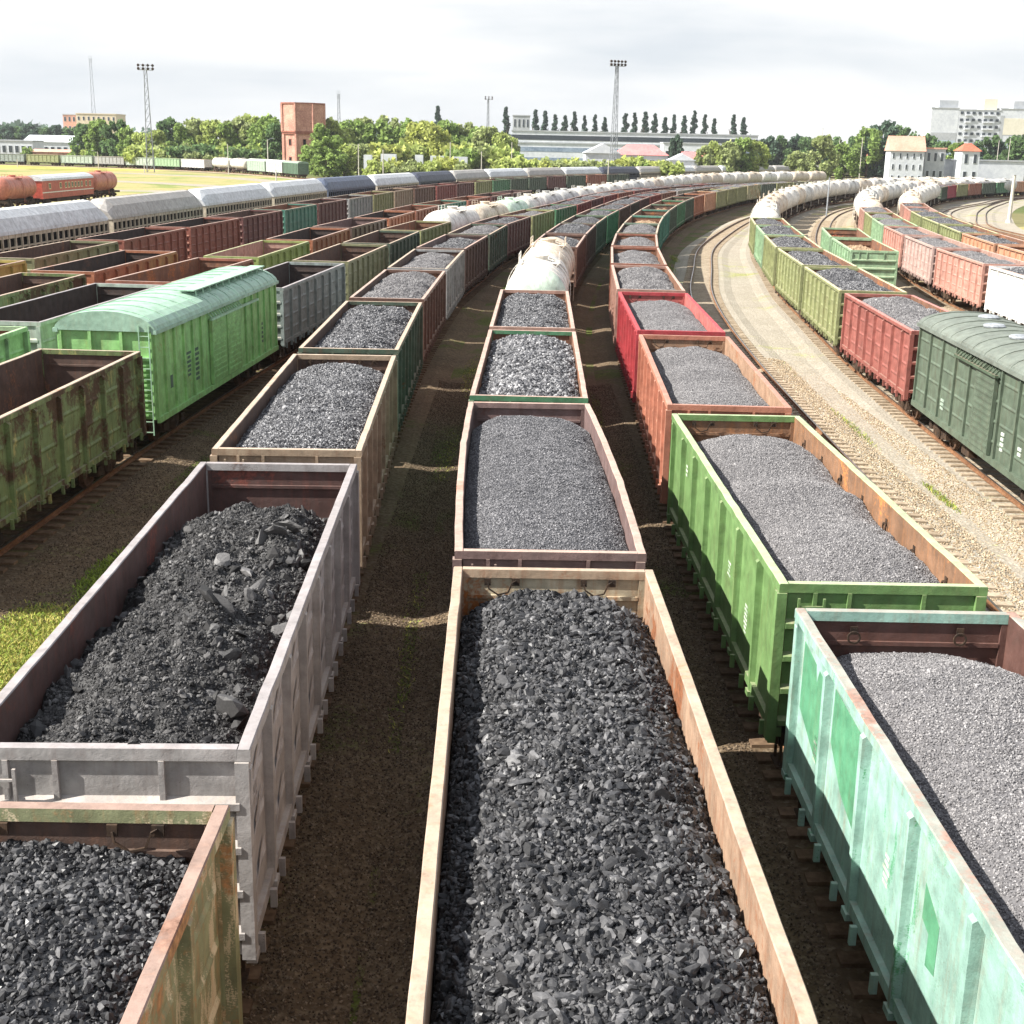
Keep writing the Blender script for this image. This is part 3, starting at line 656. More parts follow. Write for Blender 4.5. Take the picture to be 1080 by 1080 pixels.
def gondola(train,i,a,clr,load=None,lod=0,side=0,zs=1.,group=None,half=4.3,adj=None):
    loc,rz=TR[train].place(a,half)
    nm,ext,inn,rim=CLR[clr]
    mats=[ext,inn,rim]
    state='open gondola' if not load else ('open gondola carrying coal' if load not in('sand','rust') else 'open gondola')
    lab='%s %s, %s in %s'%(nm,'loaded gondola' if load else 'empty gondola',ORD[i],PH[train])
    r=root('gondola_wagon',lab,'freight wagon',loc,rz,group or 'open gondola wagons in the rail yard')
    r.scale=(1,1,zs)
    if lod<2:
        for k in(0,1):
            ob('side_wall',SIDES[side],r,(0,0,0),k*math.pi,mats); ob('end_wall',ENDS[0],r,(0,0,0),k*math.pi,mats)
            ob('coupler',ME_COUP,r,(0,(-HL-.05) if k==0 else HL+.05,0),k*math.pi)
        ob('floor',ME_FLOOR,r,mats=[inn])
        for k in(-1,1):
            if lod==0:
                b=ob('bogie',ME_BOGF,r,(0,k*4.3,0))
                for j in(-1,1): ob('wheelset',ME_WHEEL,b,(0,j*.92,0))
            else: ob('bogie',ME_BOG,r,(0,k*4.3,0))
        if lod==0: ob('ladder',ME_LAD,r,(0,-HL,0),0,[ext]); ob('ladder',ME_LAD,r,(0,HL,0),math.pi,[ext])
    else:
        ob('body',ME_BODYFAR,r,mats=mats); ob('undercarriage',ME_UNDERFAR,r,mats=[inn])
    if load:
        # small wagon-to-wagon differences in fill level
        h=ob('coal_heap' if load not in('sand','rust') else 'ore_heap',HP[load] if load in HP else HP[load+'abc'[(i*2+len(train))%3]],None,loc,rz+(math.pi if (i%2 and load not in('mixed','lump','black') and lod) else 0))
        h.scale=(1,1,zs); h.location.z=(random.uniform(-.16,.02) if lod else 0.)
        tag(h,'%s, %s wagon of %s'%(HD[load],ORD[i],PH[train]),'coal heap' if load not in('sand','rust') else 'ore heap','loads heaped in the open wagons')
    return r
def rings(r,mat=None,side=True,kind=ME_RING):
    for x in(-.75,.75): 
        ob('lashing_ring',kind,r,(x,HL-.16,3.5 if kind is ME_HOOK else 3.4)) 
    if side:
        for y in np.linspace(-5,5,7): 
            o=ob('lashing_ring',ME_RING,r,(1.425,y,3.3),-math.pi/2)
# ------------------------------------------------------------------ boxcars
def roof_poly(hw,ze,rise,n=12,th=.05):
    o=[(hw*math.cos(math.pi*(1-k/n)),ze+rise*math.sin(math.pi*k/n)) for k in range(n+1)]
    return o
def boxcar(train,i,a,label,wall,roofm,trim,hl,style,half=5.2,marks=True,group='box wagons in the rail yard'):
    loc,rz=TR[train].place(a,half); r=root('boxcar',label,'box wagon',loc,rz,group)
    hw=1.5; ze=4.12; zb=1.3
    b=MB(); b.box(-hw,hw,-hl,hl,zb,ze,0)
    np_=int(round(hl*2/.98)) if style=='mint' else int(round(hl*2/1.5))
    ys=np.linspace(-hl,hl,np_+1); dw=2.0
    for s in(-1,1):
        for y in ys:
            if style=='mint' and abs(y)<dw: continue
            y=max(-hl+.06,min(hl-.06,y))
            b.box(min(s*(hw+.002),s*(hw+.075)),max(s*(hw+.002),s*(hw+.075)),y-.05,y+.05,zb-.02,ze-.1,0)
        b.box(min(s*(hw+.003),s*(hw+.1)),max(s*(hw+.003),s*(hw+.1)),-hl,hl,zb-.12,zb+.06,0)
        for q in range(len(ys)-1):
            if style=='mint':
                if abs((ys[q]+ys[q+1])/2)<dw: continue
                zz=()
            else: zz=(1.8,2.4,3.0,3.6)
            for z in zz:
                x=s*(hw+.001); xo=s*(hw+.03); A=ys[q]+.12;B=ys[q+1]-.12
                f=[(0,1,5,4),(1,2,6,5),(2,3,7,6),(3,0,4,7),(4,5,6,7)]
                b.add([(x,A,z-.06),(x,B,z-.06),(x,B,z+.06),(x,A,z+.06),(xo,A+.05,z-.015),(xo,B-.05,z-.015),(xo,B-.05,z+.015),(xo,A+.05,z+.015)],f if s>0 else [t[::-1] for t in f],0)
    for s in(-1,1): # ends
        y0=s*hl
        for x in(-1.45,-.5,.5,1.45): b.box(x-.05,x+.05,min(y0,y0+s*.09),max(y0,y0+s*.09),zb,ze-.02,0)
        for z in np.arange(zb+.1,ze-.9,.16): b.box(-1.39,1.39,min(y0+s*.002,y0+s*.06),max(y0+s*.002,y0+s*.06),z,z+.07,0)
        b.box(-1.5,1.5,min(y0,y0+s*.1),max(y0,y0+s*.1),ze-.95,ze-.85,0)
    ob('body',b.mesh('boxcar_body',[wall]),r)
    rf=MB(); RISE=.62 if style=='mint' else .5; P=roof_poly(hw+.12,ze-.03,RISE); rf.prism(P,1,-hl-.1,hl+.1,0)
    for y in np.linspace(-hl+.3,hl-.3,14 if style=='mint' else 12):
        Q=roof_poly(hw+.13,ze-.03,RISE+.035); rf.prism(Q,1,y-.035,y+.035,0)
    for s in(-1,1): rf.box(min(s*1.5,s*1.66),max(s*1.5,s*1.66),-hl-.11,hl+.11,ze-.1,ze+.02,0)
    me=rf.mesh('boxcar_roof',[roofm]); ob('roof',me,r)
    if style=='mint':
        w=MB(); w.box(.52,1.12,-2.2,hl-.1,4.735,4.775,0)
        for y in np.arange(-2,hl-.2,.85): w.bar((.55,y,4.73),(1.35,y,4.42),.05,.05,0); w.bar((1.1,y,4.74),(1.14,y,4.5),.04,.04,0)
        ob('roof_walkway',w.mesh('roof_walkway',[roofm]),r)
    else:
        for y in(-5,-2.6,.2,2.8,5.2):
            w=MB(); w.lathe_y([(0,.34),(.05,.36),(.1,.3),(.13,.1)],0,0,16); 
            o=ob('roof_hatch',w.mesh('roof_hatch',[M_steel]),r,(.25 if int(y)%2 else -.3,y,4.57)); o.rotation_euler=(R(90),0,0)
    for s in(-1,1):
        for k in(-1,1):
            d=MB(); y0=min(k*.02,k*1.95);y1=max(k*.02,k*1.95)
            d.box(min(s*(hw+.02),s*(hw+.1)),max(s*(hw+.02),s*(hw+.1)),y0,y1,zb+.08,ze-.42,0)
            for z in np.arange(zb+.25,ze-.6,.19):
                x0=s*(hw+.101);x1=s*(hw+.135); A=y0+.12;B=y1-.12
                d.box(min(x0,x1),max(x0,x1),A,B,z,z+.07,0)
            d.box(min(s*(hw+.101),s*(hw+.14)),max(s*(hw+.101),s*(hw+.14)),y0,y0+.07,zb+.1,ze-.45,0)
            dd=ob('door',d.mesh('boxcar_door',[wall]),r)
            if style!='mint': break
        t=MB(); t.box(min(s*(hw+.1),s*(hw+.2)),max(s*(hw+.1),s*(hw+.2)),-2.1,4.4 if s>0 else 2.1,ze-.42,ze-.34,0)
        for y in np.arange(-2,2,.3): t.bar((s*(hw+.02),y,ze-.16),(s*(hw+.17),y,ze-.34),.04,.04,0)
        ob('door_rail',t.mesh('door_rail',[trim]),r)
    if marks:
        k=MB(); rr=random.Random(i+5)
        for s in(-1,1):
            for (y,z,w,h,n) in ([(-hl+1.6,2.25,.34,.7,1),(-hl+3.5,2.9,.5,.9,6),(-hl+4.4,2.9,.55,1.2,7),(hl-2.3,2.6,.3,.9,5)] if style=='mint' else [(-hl+1.1,1.95,.34,.45,3),(-hl+2.6,2.1,.4,.3,2),(-hl+4.1,2.2,.3,.6,4),(-hl+5.5,1.75,.5,.35,3),(3.4,2.0,.4,.4,3)]):
                x0=s*(hw+.004);x1=s*(hw+.007) if style=='mint' else s*(hw+.034)
                for q in range(n):
                    hh=h/n*.6; zz=z-q*h/n; ww=w*rr.uniform(.6,1)
                    k.box(min(x0,x1),max(x0,x1),y-ww/2,y+ww/2,zz-hh/2,zz+hh/2,0)
        ob('stencil_lettering',k.mesh('stencil_lettering',[plain('faded_stencil_dark',(70,88,76),(96,116,100),9.,.8,.3,0) if style=='mint' else plain('faded_stencil_white',(130,148,132),(196,200,190),3.,.8,.3,0)]),r)
    f=MB(); f.box(-.2,.2,-hl,hl,.85,zb,0)
    for y in np.linspace(-hl+.2,hl-.2,11): f.box(-1.35,1.35,y-.07,y+.07,1.06,zb-.01,0)
    f.cyl((.6,-.6,.9),(.6,.6,.9),.22,12,0); f.box(-1.2,-.5,1,1.8,.6,1.05,0)
    ob('underframe',f.mesh('boxcar_underframe',[M_under]),r)
    for k in(-1,1):
        bb=ob('bogie',ME_BOGF,r,(0,k*half,0))
        for j in(-1,1): ob('wheelset',ME_WHEEL,bb,(0,j*.92,0))
        ob('coupler',ME_COUP,r,(0,k*(hl+.05),0),0 if k<0 else math.pi)
    lm=MB()
    for x in(1.1,1.42): lm.bar((x,-hl-.13,.8),(x,-hl-.13,4.3),.035,.035,0)
    for z in np.arange(.9,4.3,.34): lm.bar((1.1,-hl-.13,z),(1.42,-hl-.13,z),.026,.026,0)
    ob('ladder',lm.mesh('boxcar_ladder',[trim]),r)
    return r
# ------------------------------------------------------------------ tank wagons
T_white=paint((222,216,204),(150,110,84),.16,.55,.45,(206,196,180),.25)
T_cream=paint((212,196,172),(140,98,70),.3,.8,.5,(206,186,160),.3)
T_grey=paint((196,196,190),(120,92,74),.24,.7,.45,(200,192,180),.3)
T_green=paint((196,220,196),(140,120,90),.12,.3,.45,(206,206,190),.3)
T_orange=paint((206,112,86),(160,84,60),.2,.3,.45,(214,150,126),.4)
def tank_parts():
    rr=1.5;zc=2.95;h=5.35; m=MB()
    prof=[(-h,.02),(-h+.03,.45),(-h+.12,.85),(-h+.28,1.2),(-h+.48,1.42),(-h+.62,1.5),(-h+.7,1.5)]
    prof+= [(y,1.5) for y in(-2.6,-2.58,0,2.58,2.6)]+[(h-.7,1.5),(h-.62,1.5),(h-.48,1.42),(h-.28,1.2),(h-.12,.85),(h-.03,.45),(h,.02)]
    m.lathe_y(prof,0,zc,32,0,(1,5)); SH=m
    for y in(-4.2,-2.6,0,2.6,4.2):
        SH.lathe_y([(y-.07,1.502),(y-.07,1.525),(y+.07,1.525),(y+.07,1.502)],0,zc,32,0)
    shell=SH.mesh('tank_shell',[T_white,T_white],True); straps=None
    m=MB(); m.cyl((0,0,4.3),(0,0,4.58),.42,16,0); m.cyl((0,0,4.58),(0,0,4.64),.47,16,0); m.bar((-.5,0,4.64),(.5,0,4.67),.06,.06,0)
    dome=m.mesh('hatch_dome',[T_white])
    m=MB()
    for sx in(-1,1):
        m.box(min(sx*.45,sx*1.04),max(sx*.45,sx*1.04),-1.1,1.1,4.28,4.31,0)
        for y in(-1.1,0,1.1): m.bar((sx*1.0,y,4.3),(sx*1.0,y,4.72),.04,.04,0); m.bar((sx*.8,y,4.1),(sx*1.0,y,4.3),.05,.05,0)
        for z in(4.5,4.72): m.bar((sx*1.0,-1.1,z),(sx*1.0,1.1,z),.03,.03,0)
        for q in range(10):
            a=R(6+q*7.4); 
            p=(sx*1.62*math.cos(a),zc+1.62*math.sin(a))
            m.bar((p[0],-.22,p[1]),(p[0],.22,p[1]),.03,.03,0)
        for y in(-.22,.22):
            for q in range(9):
                a=R(6+q*7.4);b=R(6+(q+1)*7.4)
                m.bar((sx*1.62*math.cos(a),y,zc+1.62*math.sin(a)),(sx*1.62*math.cos(b),y,zc+1.62*math.sin(b)),.035,.035,0)
            m.bar((sx*1.6,y,1.0),(sx*1.61,y,3.1),.035,.035,0)
    plat=m.mesh('top_platform',[T_white])
    m=MB(); m.box(-.3,.3,-5.75,5.75,1.05,1.42,0)
    for s in(-1,1):
        m.box(-1.45,1.45,min(s*5.5,s*5.85),max(s*5.5,s*5.85),1.05,1.35,0); m.box(-1.1,1.1,s*3.9-.3,s*3.9+.3,1.05,1.65,0)
        m.bar((s*.9,-3.9,1.2),(s*.9,3.9,1.2),.1,.12,0)
    m.cyl((0,-.4,1.05),(0,.4,1.05),.22,10,0)
    frame=m.mesh('tank_underframe',[M_under])
    fr=joined('tank_undercarriage',[(frame,ID,[0]),(ME_BOG,Matrix.Translation((0,3.9,0)),[0,1]),(ME_BOG,Matrix.Translation((0,-3.9,0)),[0,1])],[M_under,M_wheel])
    return shell,straps,dome,plat,frame,fr
TS,TB,TD,TP,TF,TU=tank_parts()
ORDT=lambda i:ORD[i] if i<len(ORD) else 'last'
def tank(train,i,a,mat,cap=None,lod=1,nm='white',z=0):
    loc,rz=TR[train].place(a,3.9)
    r=root('tank_wagon','%s tank wagon, %s vehicle in %s'%(nm,ORDT(i),PH[train]),'tank wagon',loc,rz,'tank wagons in the rail yard')
    ob('tank_shell',TS,r,mats=[mat,cap or mat]); ob('hatch_dome',TD,r,mats=[mat]); 
    if lod<3: ob('top_platform',TP,r,mats=[mat])
    if lod==0:
        ob('underframe',TF,r)
        for k in(-1,1):
            bb=ob('bogie',ME_BOGF,r,(0,k*3.9,0))
            for j in(-1,1): ob('wheelset',ME_WHEEL,bb,(0,j*.92,0))
            ob('coupler',ME_COUP,r,(0,k*5.9,0),0 if k<0 else math.pi)
    else: ob('undercarriage',TU,r)
    return r
# ------------------------------------------------------------------ long covered wagons
LW_beige=paint((196,182,156),(140,104,76),.2,.4,.6,(206,196,176),.3)
LW_white=paint((206,210,212),(160,140,120),.08,.2,.5,(216,216,214),.3)
LW_grey=paint((172,166,158),(140,116,96),.15,.3,.5,(186,178,168),.3)
LW_blue=paint((84,98,124),(110,100,96),.1,.2,.5,(120,128,144),.3)
LW_navy=paint((62,68,88),(90,80,76),.1,.2,.5,(100,104,120),.3)
def long_parts():
    h=12.7; m=MB()
    for s in(-1,1):
        m.box(min(s*1.48,s*1.53),max(s*1.48,s*1.53),-h,h,1.2,1.95,0); m.box(min(s*1.48,s*1.56),max(s*1.48,s*1.56),-h,h,3.0,3.32,0); m.box(min(s*1.48,s*1.55),max(s*1.48,s*1.55),-h,h,2.3,2.42,0)
        for y in np.linspace(-h,h,25): 
            yy=max(-h+.08,min(h-.08,y)); m.box(min(s*1.47,s*1.6),max(s*1.47,s*1.6),yy-.08,yy+.08,1.1,3.34,0)
    for s in(-1,1): m.box(-1.47,1.47,min(s*h,s*(h-.05)),max(s*h,s*(h-.05)),1.2,3.32,0)
    body=m.mesh('long_body',[LW_beige])
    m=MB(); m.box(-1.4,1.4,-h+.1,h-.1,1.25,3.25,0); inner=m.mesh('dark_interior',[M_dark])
    m=MB(); sec=[(-1.64,3.26),(-1.6,3.5),(-1.2,4.35),(-.55,4.86),(0,4.95),(.55,4.86),(1.2,4.35),(1.6,3.5),(1.64,3.26)]
    sece=[(x*.97,3.26+(z-3.26)*.55) for x,z in sec]
    n=len(sec); vs=[(x,-h-.05,z) for x,z in sece]+[(x,-h+1.3,z) for x,z in sec]+[(x,h-1.3,z) for x,z in sec]+[(x,h+.05,z) for x,z in sece]
    fs=[]
    for k in range(3): fs+=[(k*n+i,k*n+i+1,(k+1)*n+i+1,(k+1)*n+i) for i in range(n-1)]+[(k*n+n-1,k*n,(k+1)*n,(k+1)*n+n-1)]
    fs+=[tuple(range(n)),tuple(range(3*n,4*n))[::-1]]
    m.add(vs,[f[::-1] for f in fs],0)
    for y in np.linspace(-h+1.3,h-1.3,15):
        Q=[(x*1.006,z+.012) for x,z in sec]; m.prism(Q,1,y-.04,y+.04,0)
    roof=m.mesh('long_roof',[LW_white])
    m=MB(); m.box(-.25,.25,-h,h,.85,1.2,0); m.box(-1.3,1.3,-4,4,.6,1.15,0)
    for k in(-1,1): bogie_mb(m,k*9.2,0,0)
    return body,inner,roof,m.mesh('long_underframe',[M_under])
LB,LI,LR_,LU=long_parts()
# ------------------------------------------------------------------ the trains
def run(train,s0,seq,pitch=13.92,i0=1,lodf=None,side=None,zs=1.):
    s=s0
    for k,(c,ld) in enumerate(seq):
        Y=TR[train].at(s)[1]; lod=0 if Y<72 else (1 if Y<125 else 2)
        yield gondola(train,i0+k,s,c,ld,lod,side[k] if side else 0,zs)
        s+=pitch
A=TR['A']; s=A.sY(4.85)
seqA=[('olive','black'),('lilac','mixed'),('tan','small'),('dgreen','gravel2'),('brown','gravel'),('grey','gravel'),('dbrown','gravel2'),('dgreen','gravel'),('maroon','gravel2'),('olive2','gravel'),('greenpink','gravel2')]+[('dred','gravel2'),('maroon','gravel2'),('dred','gravel'),('rust','gravel2'),('dred','gravel2'),('maroon','gravel2'),('brown','gravel2'),('dred','gravel2'),('dbrown','gravel2')]
AW=list(run('A',s,seqA,13.9,side=[1,1,1,0,1]+[0]*20))
B=TR['B']; s=B.sY(12.85)
BW=list(run('B',s,[('tan2','lump'),('mauve','fine2'),('greenpink','medium'),('pink','gravel2')],13.55,side=[1,2,1,0],zs=.96))
s+=13.55*3+6.8+6.1
tank('B',5,s,T_white,T_green,0,'white pale green ended'); tank('B',6,s+12.1,T_cream,None,0,'cream')
s+=12.1+6.1+6.95
list(run('B',s,[('brown','gravel2'),('dbrown','gravel2'),('dgreen','gravel2'),('greenpink','gravel2'),('brown','gravel2'),('dbrown','gravel2'),('maroon','gravel2'),('dred','gravel2'),('brown','gravel2'),('grey','gravel2'),('dbrown','gravel2'),('maroon','gravel2'),('dred','gravel2'),('brown','gravel2')],i0=7))
C=TR['C']; s=C.sY(10.85)
CW=list(run('C',s,[('teal','fine'),('green','fine'),('orange','fine'),('red','fine'),('pink','gravel'),('rust','gravel'),('rust','gravel'),('dgreen','gravel'),('tealg','sand'),('tealg',None),('dgreen','sand'),('greenpink',None),('dgreen','sand'),('rustor',None),('dustorange',None),('olive2','gravel'),('olive2','gravel'),('olive2','gravel'),('olive','gravel'),('dgreen','gravel'),('olive2','gravel'),('oliveg','gravel'),('olive2','gravel'),('olive','gravel')],13.8,side=[3,3,0,1,1]+[0]*20))
D=TR['D']; s=D.sY(32.5)
g=list(run('D',s,[('mossy',None)],side=[1],i0=1))
boxcar('D',2,D.sY(48.15),'mint green boxcar with a pale arched roof and rusty sliding doors',paint((138,206,108),(140,110,70),.22,.45,.5,(160,190,140),.3),paint((146,190,160),(150,140,110),.12,.25,.5,(170,196,174),.3),paint((150,200,160),(150,110,80),.2,.3),7.85,'mint')
s=D.sY(63.6)
list(run('D',s,[('slate',None),('oliveg',None),('dgreen',None),('olive2',None)],13.8,i0=3))
s+=13.8*3+6.95+6.1
rt=random.Random(4)
tm=[(T_white,'white'),(T_cream,'dirty cream'),(T_grey,'pale grey'),(T_white,'chalky white')]
for k in range(26):
    a=s+k*12.05
    if a>D.len-8: break
    m_,n_=(T_green,'pale green') if k==2 else tm[rt.choice([0,0,1,2,3])]
    tank('D',7+k,a,m_,None,1 if k<6 else 2,n_)
E_=TR['E']; s=E_.sY(53.6)
boxcar('E',1,s-14.4,'dark green boxcar with grey roof hatches and white stencils',paint((84,102,80),(88,80,60),.25,.45,.55,(110,116,100),.3),paint((104,114,102),(110,104,90),.2,.3,.6,(116,122,112),.3),paint((70,92,66),(90,70,50),.2,.3),6.95,'dark',4.9)
seqE=[('salmon','gravel'),('ygreen','gravel2'),('ygreen','gravel2'),('ygreen','gravel2'),('lgreen','gravel2'),('ygreen','gravel2')]
list(run('E',s,seqE,13.92,i0=2))
s+=13.92*5+7+6.1
for k in range(22):
    a=s+k*12.05
    if a>E_.len-8: break
    m_,n_=tm[rt.choice([0,0,1,2,3])]; tank('E',8+k,a,m_,None,1 if k<6 else 2,n_)
F_=TR['F']; s=F_.sY(93.8)
list(run('F',s,[('lgreen','sand'),('lgreen','rust')]))
for k in range(0):
    a=F_.sY(240)+k*12.05
    if a>F_.len-8: break
    m_,n_=tm[rt.choice([0,1,3])]; tank('F',3+k,a,m_,None,2,n_)
G_=TR['G']; s=G_.sY(71)
seqG=[('palepink','gravel2'),('white','gravel2'),('salmon2','gravel'),('palepink','gravel'),('salmon2','gravel'),('lgreen','gravel'),('ygreen','gravel'),('pink','gravel')]
list(run('G',s-13.9,seqG,13.9))
s+=13.9*6+7+6.1
for k in range(18):
    a=s+k*12.05
    if a>G_.len-8: break
    m_,n_=tm[rt.choice([0,0,1,2,3])]; tank('G',9+k,a,m_,None,1 if k<4 else 2,n_)
H_=TR['H']; s=H_.sY(76)
seqH=[('dustorange','rust'),('dustorange','rust'),('dustorange','gravel2'),('ygreen','gravel2'),('ygreen','gravel2'),('ygreen','gravel2'),('salmon2','gravel2'),('pink','gravel2')]
list(run('H',s,seqH,13.9))
s+=13.9*7+7+6.1
for k in range(8):
    m_,n_=tm[rt.choice([0,0,1,3])]; tank('H',9+k,s+k*12.05,m_,None,1 if k<3 else 2,n_)
s+=7*12.05+6.1+7
hc=['dgreen','crimson','olive2','rust','dgreen','greenpink','dustorange','rust','olive','dred','dgreen']
q=[];a=s;k=0
while a<H_.len-8 and k<11: q.append((hc[k],'gravel2'));a+=13.92;k+=1
list(run('H',s,q,i0=17))
K=TR['K1']; s=K.sY(37.2)
list(run('K1',s,[('lgreen','sand'),('paleg',None),('rust',None),('lime',None),('rustor',None),('dbrown',None),('rustor',None),('rust',None),('tealg',None),('rust',None),('maroon',None),('dbrown',None)],13.92))
K=TR['K2']; s=K.sY(55)
list(run('K2',s,[('mossy',None),('rustor',None)],13.9))
K=TR['K3']; s=K.sY(61.3)
list(run('K3',s,[('yellow',None),('oliveg',None),('redbrown',None),('redbrown',None),('maroon',None),('tealg',None),('maroon',None),('grey',None),('olive2',None),('tan',None),('brown',None),('dred',None),('maroon',None),('olive2',None),('greenpink',None),('dgreen',None),('dgreen',None),('maroon',None),('dgreen',None),('rust',None),('dgreen',None)],13.92))
Lt=TR['Lr']; s=Lt.sY(71); lc=[(LW_white,'white'),(LW_white,'white'),(LW_grey,'grey'),(LW_white,'white'),(LW_white,'pale'),(LW_blue,'blue grey'),(LW_white,'white'),(LW_navy,'dark navy'),(LW_grey,'grey'),(LW_white,'white'),(LW_grey,'grey'),(LW_white,'white'),(LW_navy,'dark'),(LW_grey,'grey'),(LW_white,'white'),(LW_grey,'grey'),(LW_white,'white'),(LW_grey,'grey'),(LW_grey,'grey'),(LW_grey,'grey'),(LW_grey,'grey'),(LW_grey,'grey'),(LW_grey,'grey'),(LW_grey,'grey'),(LW_grey,'grey'),(LW_grey,'grey'),(LW_grey,'grey')]
for k,(m_,n_) in enumerate(lc):
    a=s+k*26.4
    if a>Lt.len-15: break
    loc,rz=Lt.place(a,9.2)
    r=root('covered_wagon','%s roofed long covered wagon, %s in %s'%(n_,ORD[k+1],PH['Lr']),'covered wagon',loc,rz,'long covered wagons in a row')
    ob('body',LB,r,mats=[LW_beige if m_ not in(LW_blue,LW_navy) else m_]); ob('interior',LI,r); ob('roof',LR_,r,mats=[m_]); ob('undercarriage',LU,r)
# red fire train
Ft=TR['Fi']; s=Ft.sY(183)
tank('Fi',1,s,T_orange,None,1,'salmon orange')
def coach(a):
    loc,rz=Ft.place(a,8); r=root('passenger_coach','red coach with grey roof and white stripe between two orange tanks','coach',loc,rz)
    m=MB(); m.box(-1.5,1.5,-11,11,1.2,3.75,0); c=paint((206,72,52),(150,70,50),.1,.2,.45)
    ob('body',m.mesh('coach_body',[c]),r)
    m=MB(); m.prism([(-1.62,3.7),(-1.5,4.0),(-.9,4.35),(0,4.48),(.9,4.35),(1.5,4.0),(1.62,3.7)],1,-11.1,11.1,0); ob('roof',m.mesh('coach_roof',[LW_white]),r)
    m=MB()
    for x in(-1.504,1.504): m.box(x-.01,x+.01,-11,11,2.0,2.14,0)
    ob('stripe',m.mesh('coach_stripe',[M_white]),r)
    for s_ in(-1,1):
        for y in(-8,-3.6,-1.4,0,1.4,2.8,4.2,5.6,7.6,9.4):
            m=MB(); m.box(min(s_*1.49,s_*1.525),max(s_*1.49,s_*1.525),y-.42,y+.42,2.5,3.35,0); w=ob('window',m.mesh('coach_window',[plain('window_frame_cream',(214,196,150),(226,210,170),5,.6)]),r)
            m=MB(); m.box(min(s_*1.51,s_*1.535),max(s_*1.51,s_*1.535),y-.33,y+.33,2.6,3.27,0); ob('pane',m.mesh('coach_pane',[M_glass]),w)
    m=MB(); m.box(-1.3,1.3,-5,5,.6,1.15,0); m.box(-.3,.3,-11,11,.85,1.2,0); bogie_mb(m,8,0,0); bogie_mb(m,-8,0,0); ob('undercarriage',m.mesh('coach_under',[M_under]),r)
def glass():
    t=NT('window_glass'); return t.out((.03,.04,.05,1),.12,.6)
M_glass=glass()
coach(s+6.2+11.6); tank('Fi',2,s+6.2+23.4+6.2,T_orange,None,1,'brick orange')
# distant train along the trees
Fg=TR['Fg']; s=Fg.s[int(np.argmin(np.abs(Fg.p[:,0]+206)))]; k=0
fgc=['ygreen','olive2','slate','ygreen','paleg','grey','paleg','lgreen','white','lgreen','lgreen','paleg','ygreen','ygreen','paleg','grey','ygreen','dgreen','lgreen']
while s<Fg.sY(432) and k<34:
    gondola('Fg',k+1,s,fgc[k%len(fgc)],None,2); s+=13.92; k+=1
for j in range(2): tank('Fg',k+1+j,s+2+j*12.05,T_white,None,2)
s+=26
def smallbox(a,c,lab):
    loc,rz=Fg.place(a,5); r=root('boxcar',lab,'box wagon',loc,rz,'distant box wagons by the water tower')
    m=MB(); m.box(-1.5,1.5,-6.9,6.9,1.2,4.1,0)
    for y in np.linspace(-6.8,6.8,11):
        for q in(-1,1): m.box(min(q*1.5,q*1.57),max(q*1.5,q*1.57),y-.06,y+.06,1.2,4.0,0)
    for z in(1.7,2.3,2.9,3.5): m.box(-1.5,1.5,-6.97,-6.9,z,z+.12,0)
    ob('body',m.mesh('smallbox_body',[PC(c,.15,.3)]),r)
    m=MB(); m.prism(roof_poly(1.6,4.08,.6),1,-7,7,0); ob('roof',m.mesh('smallbox_roof',[PC(tuple(min(255,x+50) for x in c),.1,.2)]),r)
    m=MB(); m.box(-1.2,1.2,-6.8,6.8,.85,1.2,0); bogie_mb(m,5,0,0); bogie_mb(m,-5,0,0); ob('undercarriage',m.mesh('smallbox_under',[M_under]),r)
smallbox(s+3,(150,170,150),'pale green boxcar in front of the water tower'); smallbox(s+18,(176,190,176),'greyish boxcar beside the water tower'); smallbox(s+33,(70,104,80),'dark green boxcar right of the water tower base')
# ------------------------------------------------------------------ camera model (photo pixel -> point at distance Y)
CF=1358.5;CY=154.2;CH=9.91;CR=.0214; TH=math.atan((540-CY)/CF)
def at(x,y,Y):
    x-=540;y-=540;c,s=math.cos(CR),math.sin(CR); x,y=x*c+y*s,-x*s+y*c
    xc=x/CF;yc=y/CF; dy=math.cos(TH)-yc*math.sin(TH); dz=-math.sin(TH)-yc*math.cos(TH); t=Y/dy
    return xc*t,CH+dz*t
# ------------------------------------------------------------------ trees
def leafmat(c,name):
    t=NT(name); g=t.new('ShaderNodeNewGeometry'); r=g.outputs['Random Per Island']
    l=L(c); col=t.mix(r,tuple(x*.45 for x in l[:3])+(1,),tuple(min(1,x*1.5) for x in l[:3])+(1,))
    t.out(col,.7,.25); tr=t.new('ShaderNodeBsdfTranslucent'); t.t.links.new(col,tr.inputs[0]); mx=t.new('ShaderNodeMixShader'); mx.inputs[0].default_value=.48
    o=t.n['Material Output']; t.t.links.new(t.bs.outputs[0],mx.inputs[1]); t.t.links.new(tr.outputs[0],mx.inputs[2]); t.t.links.new(mx.outputs[0],o.inputs[0]); return t.m
LM={'mid':leafmat((140,162,90),'leaf_mid'),'dark':leafmat((104,130,82),'leaf_dark'),'light':leafmat((172,184,108),'leaf_light'),'yellow':leafmat((180,186,106),'leaf_yellow'),'pop':leafmat((70,92,76),'leaf_poplar'),'blue':leafmat((84,106,86),'leaf_bluish'),'olive':leafmat((162,172,116),'leaf_olive')}
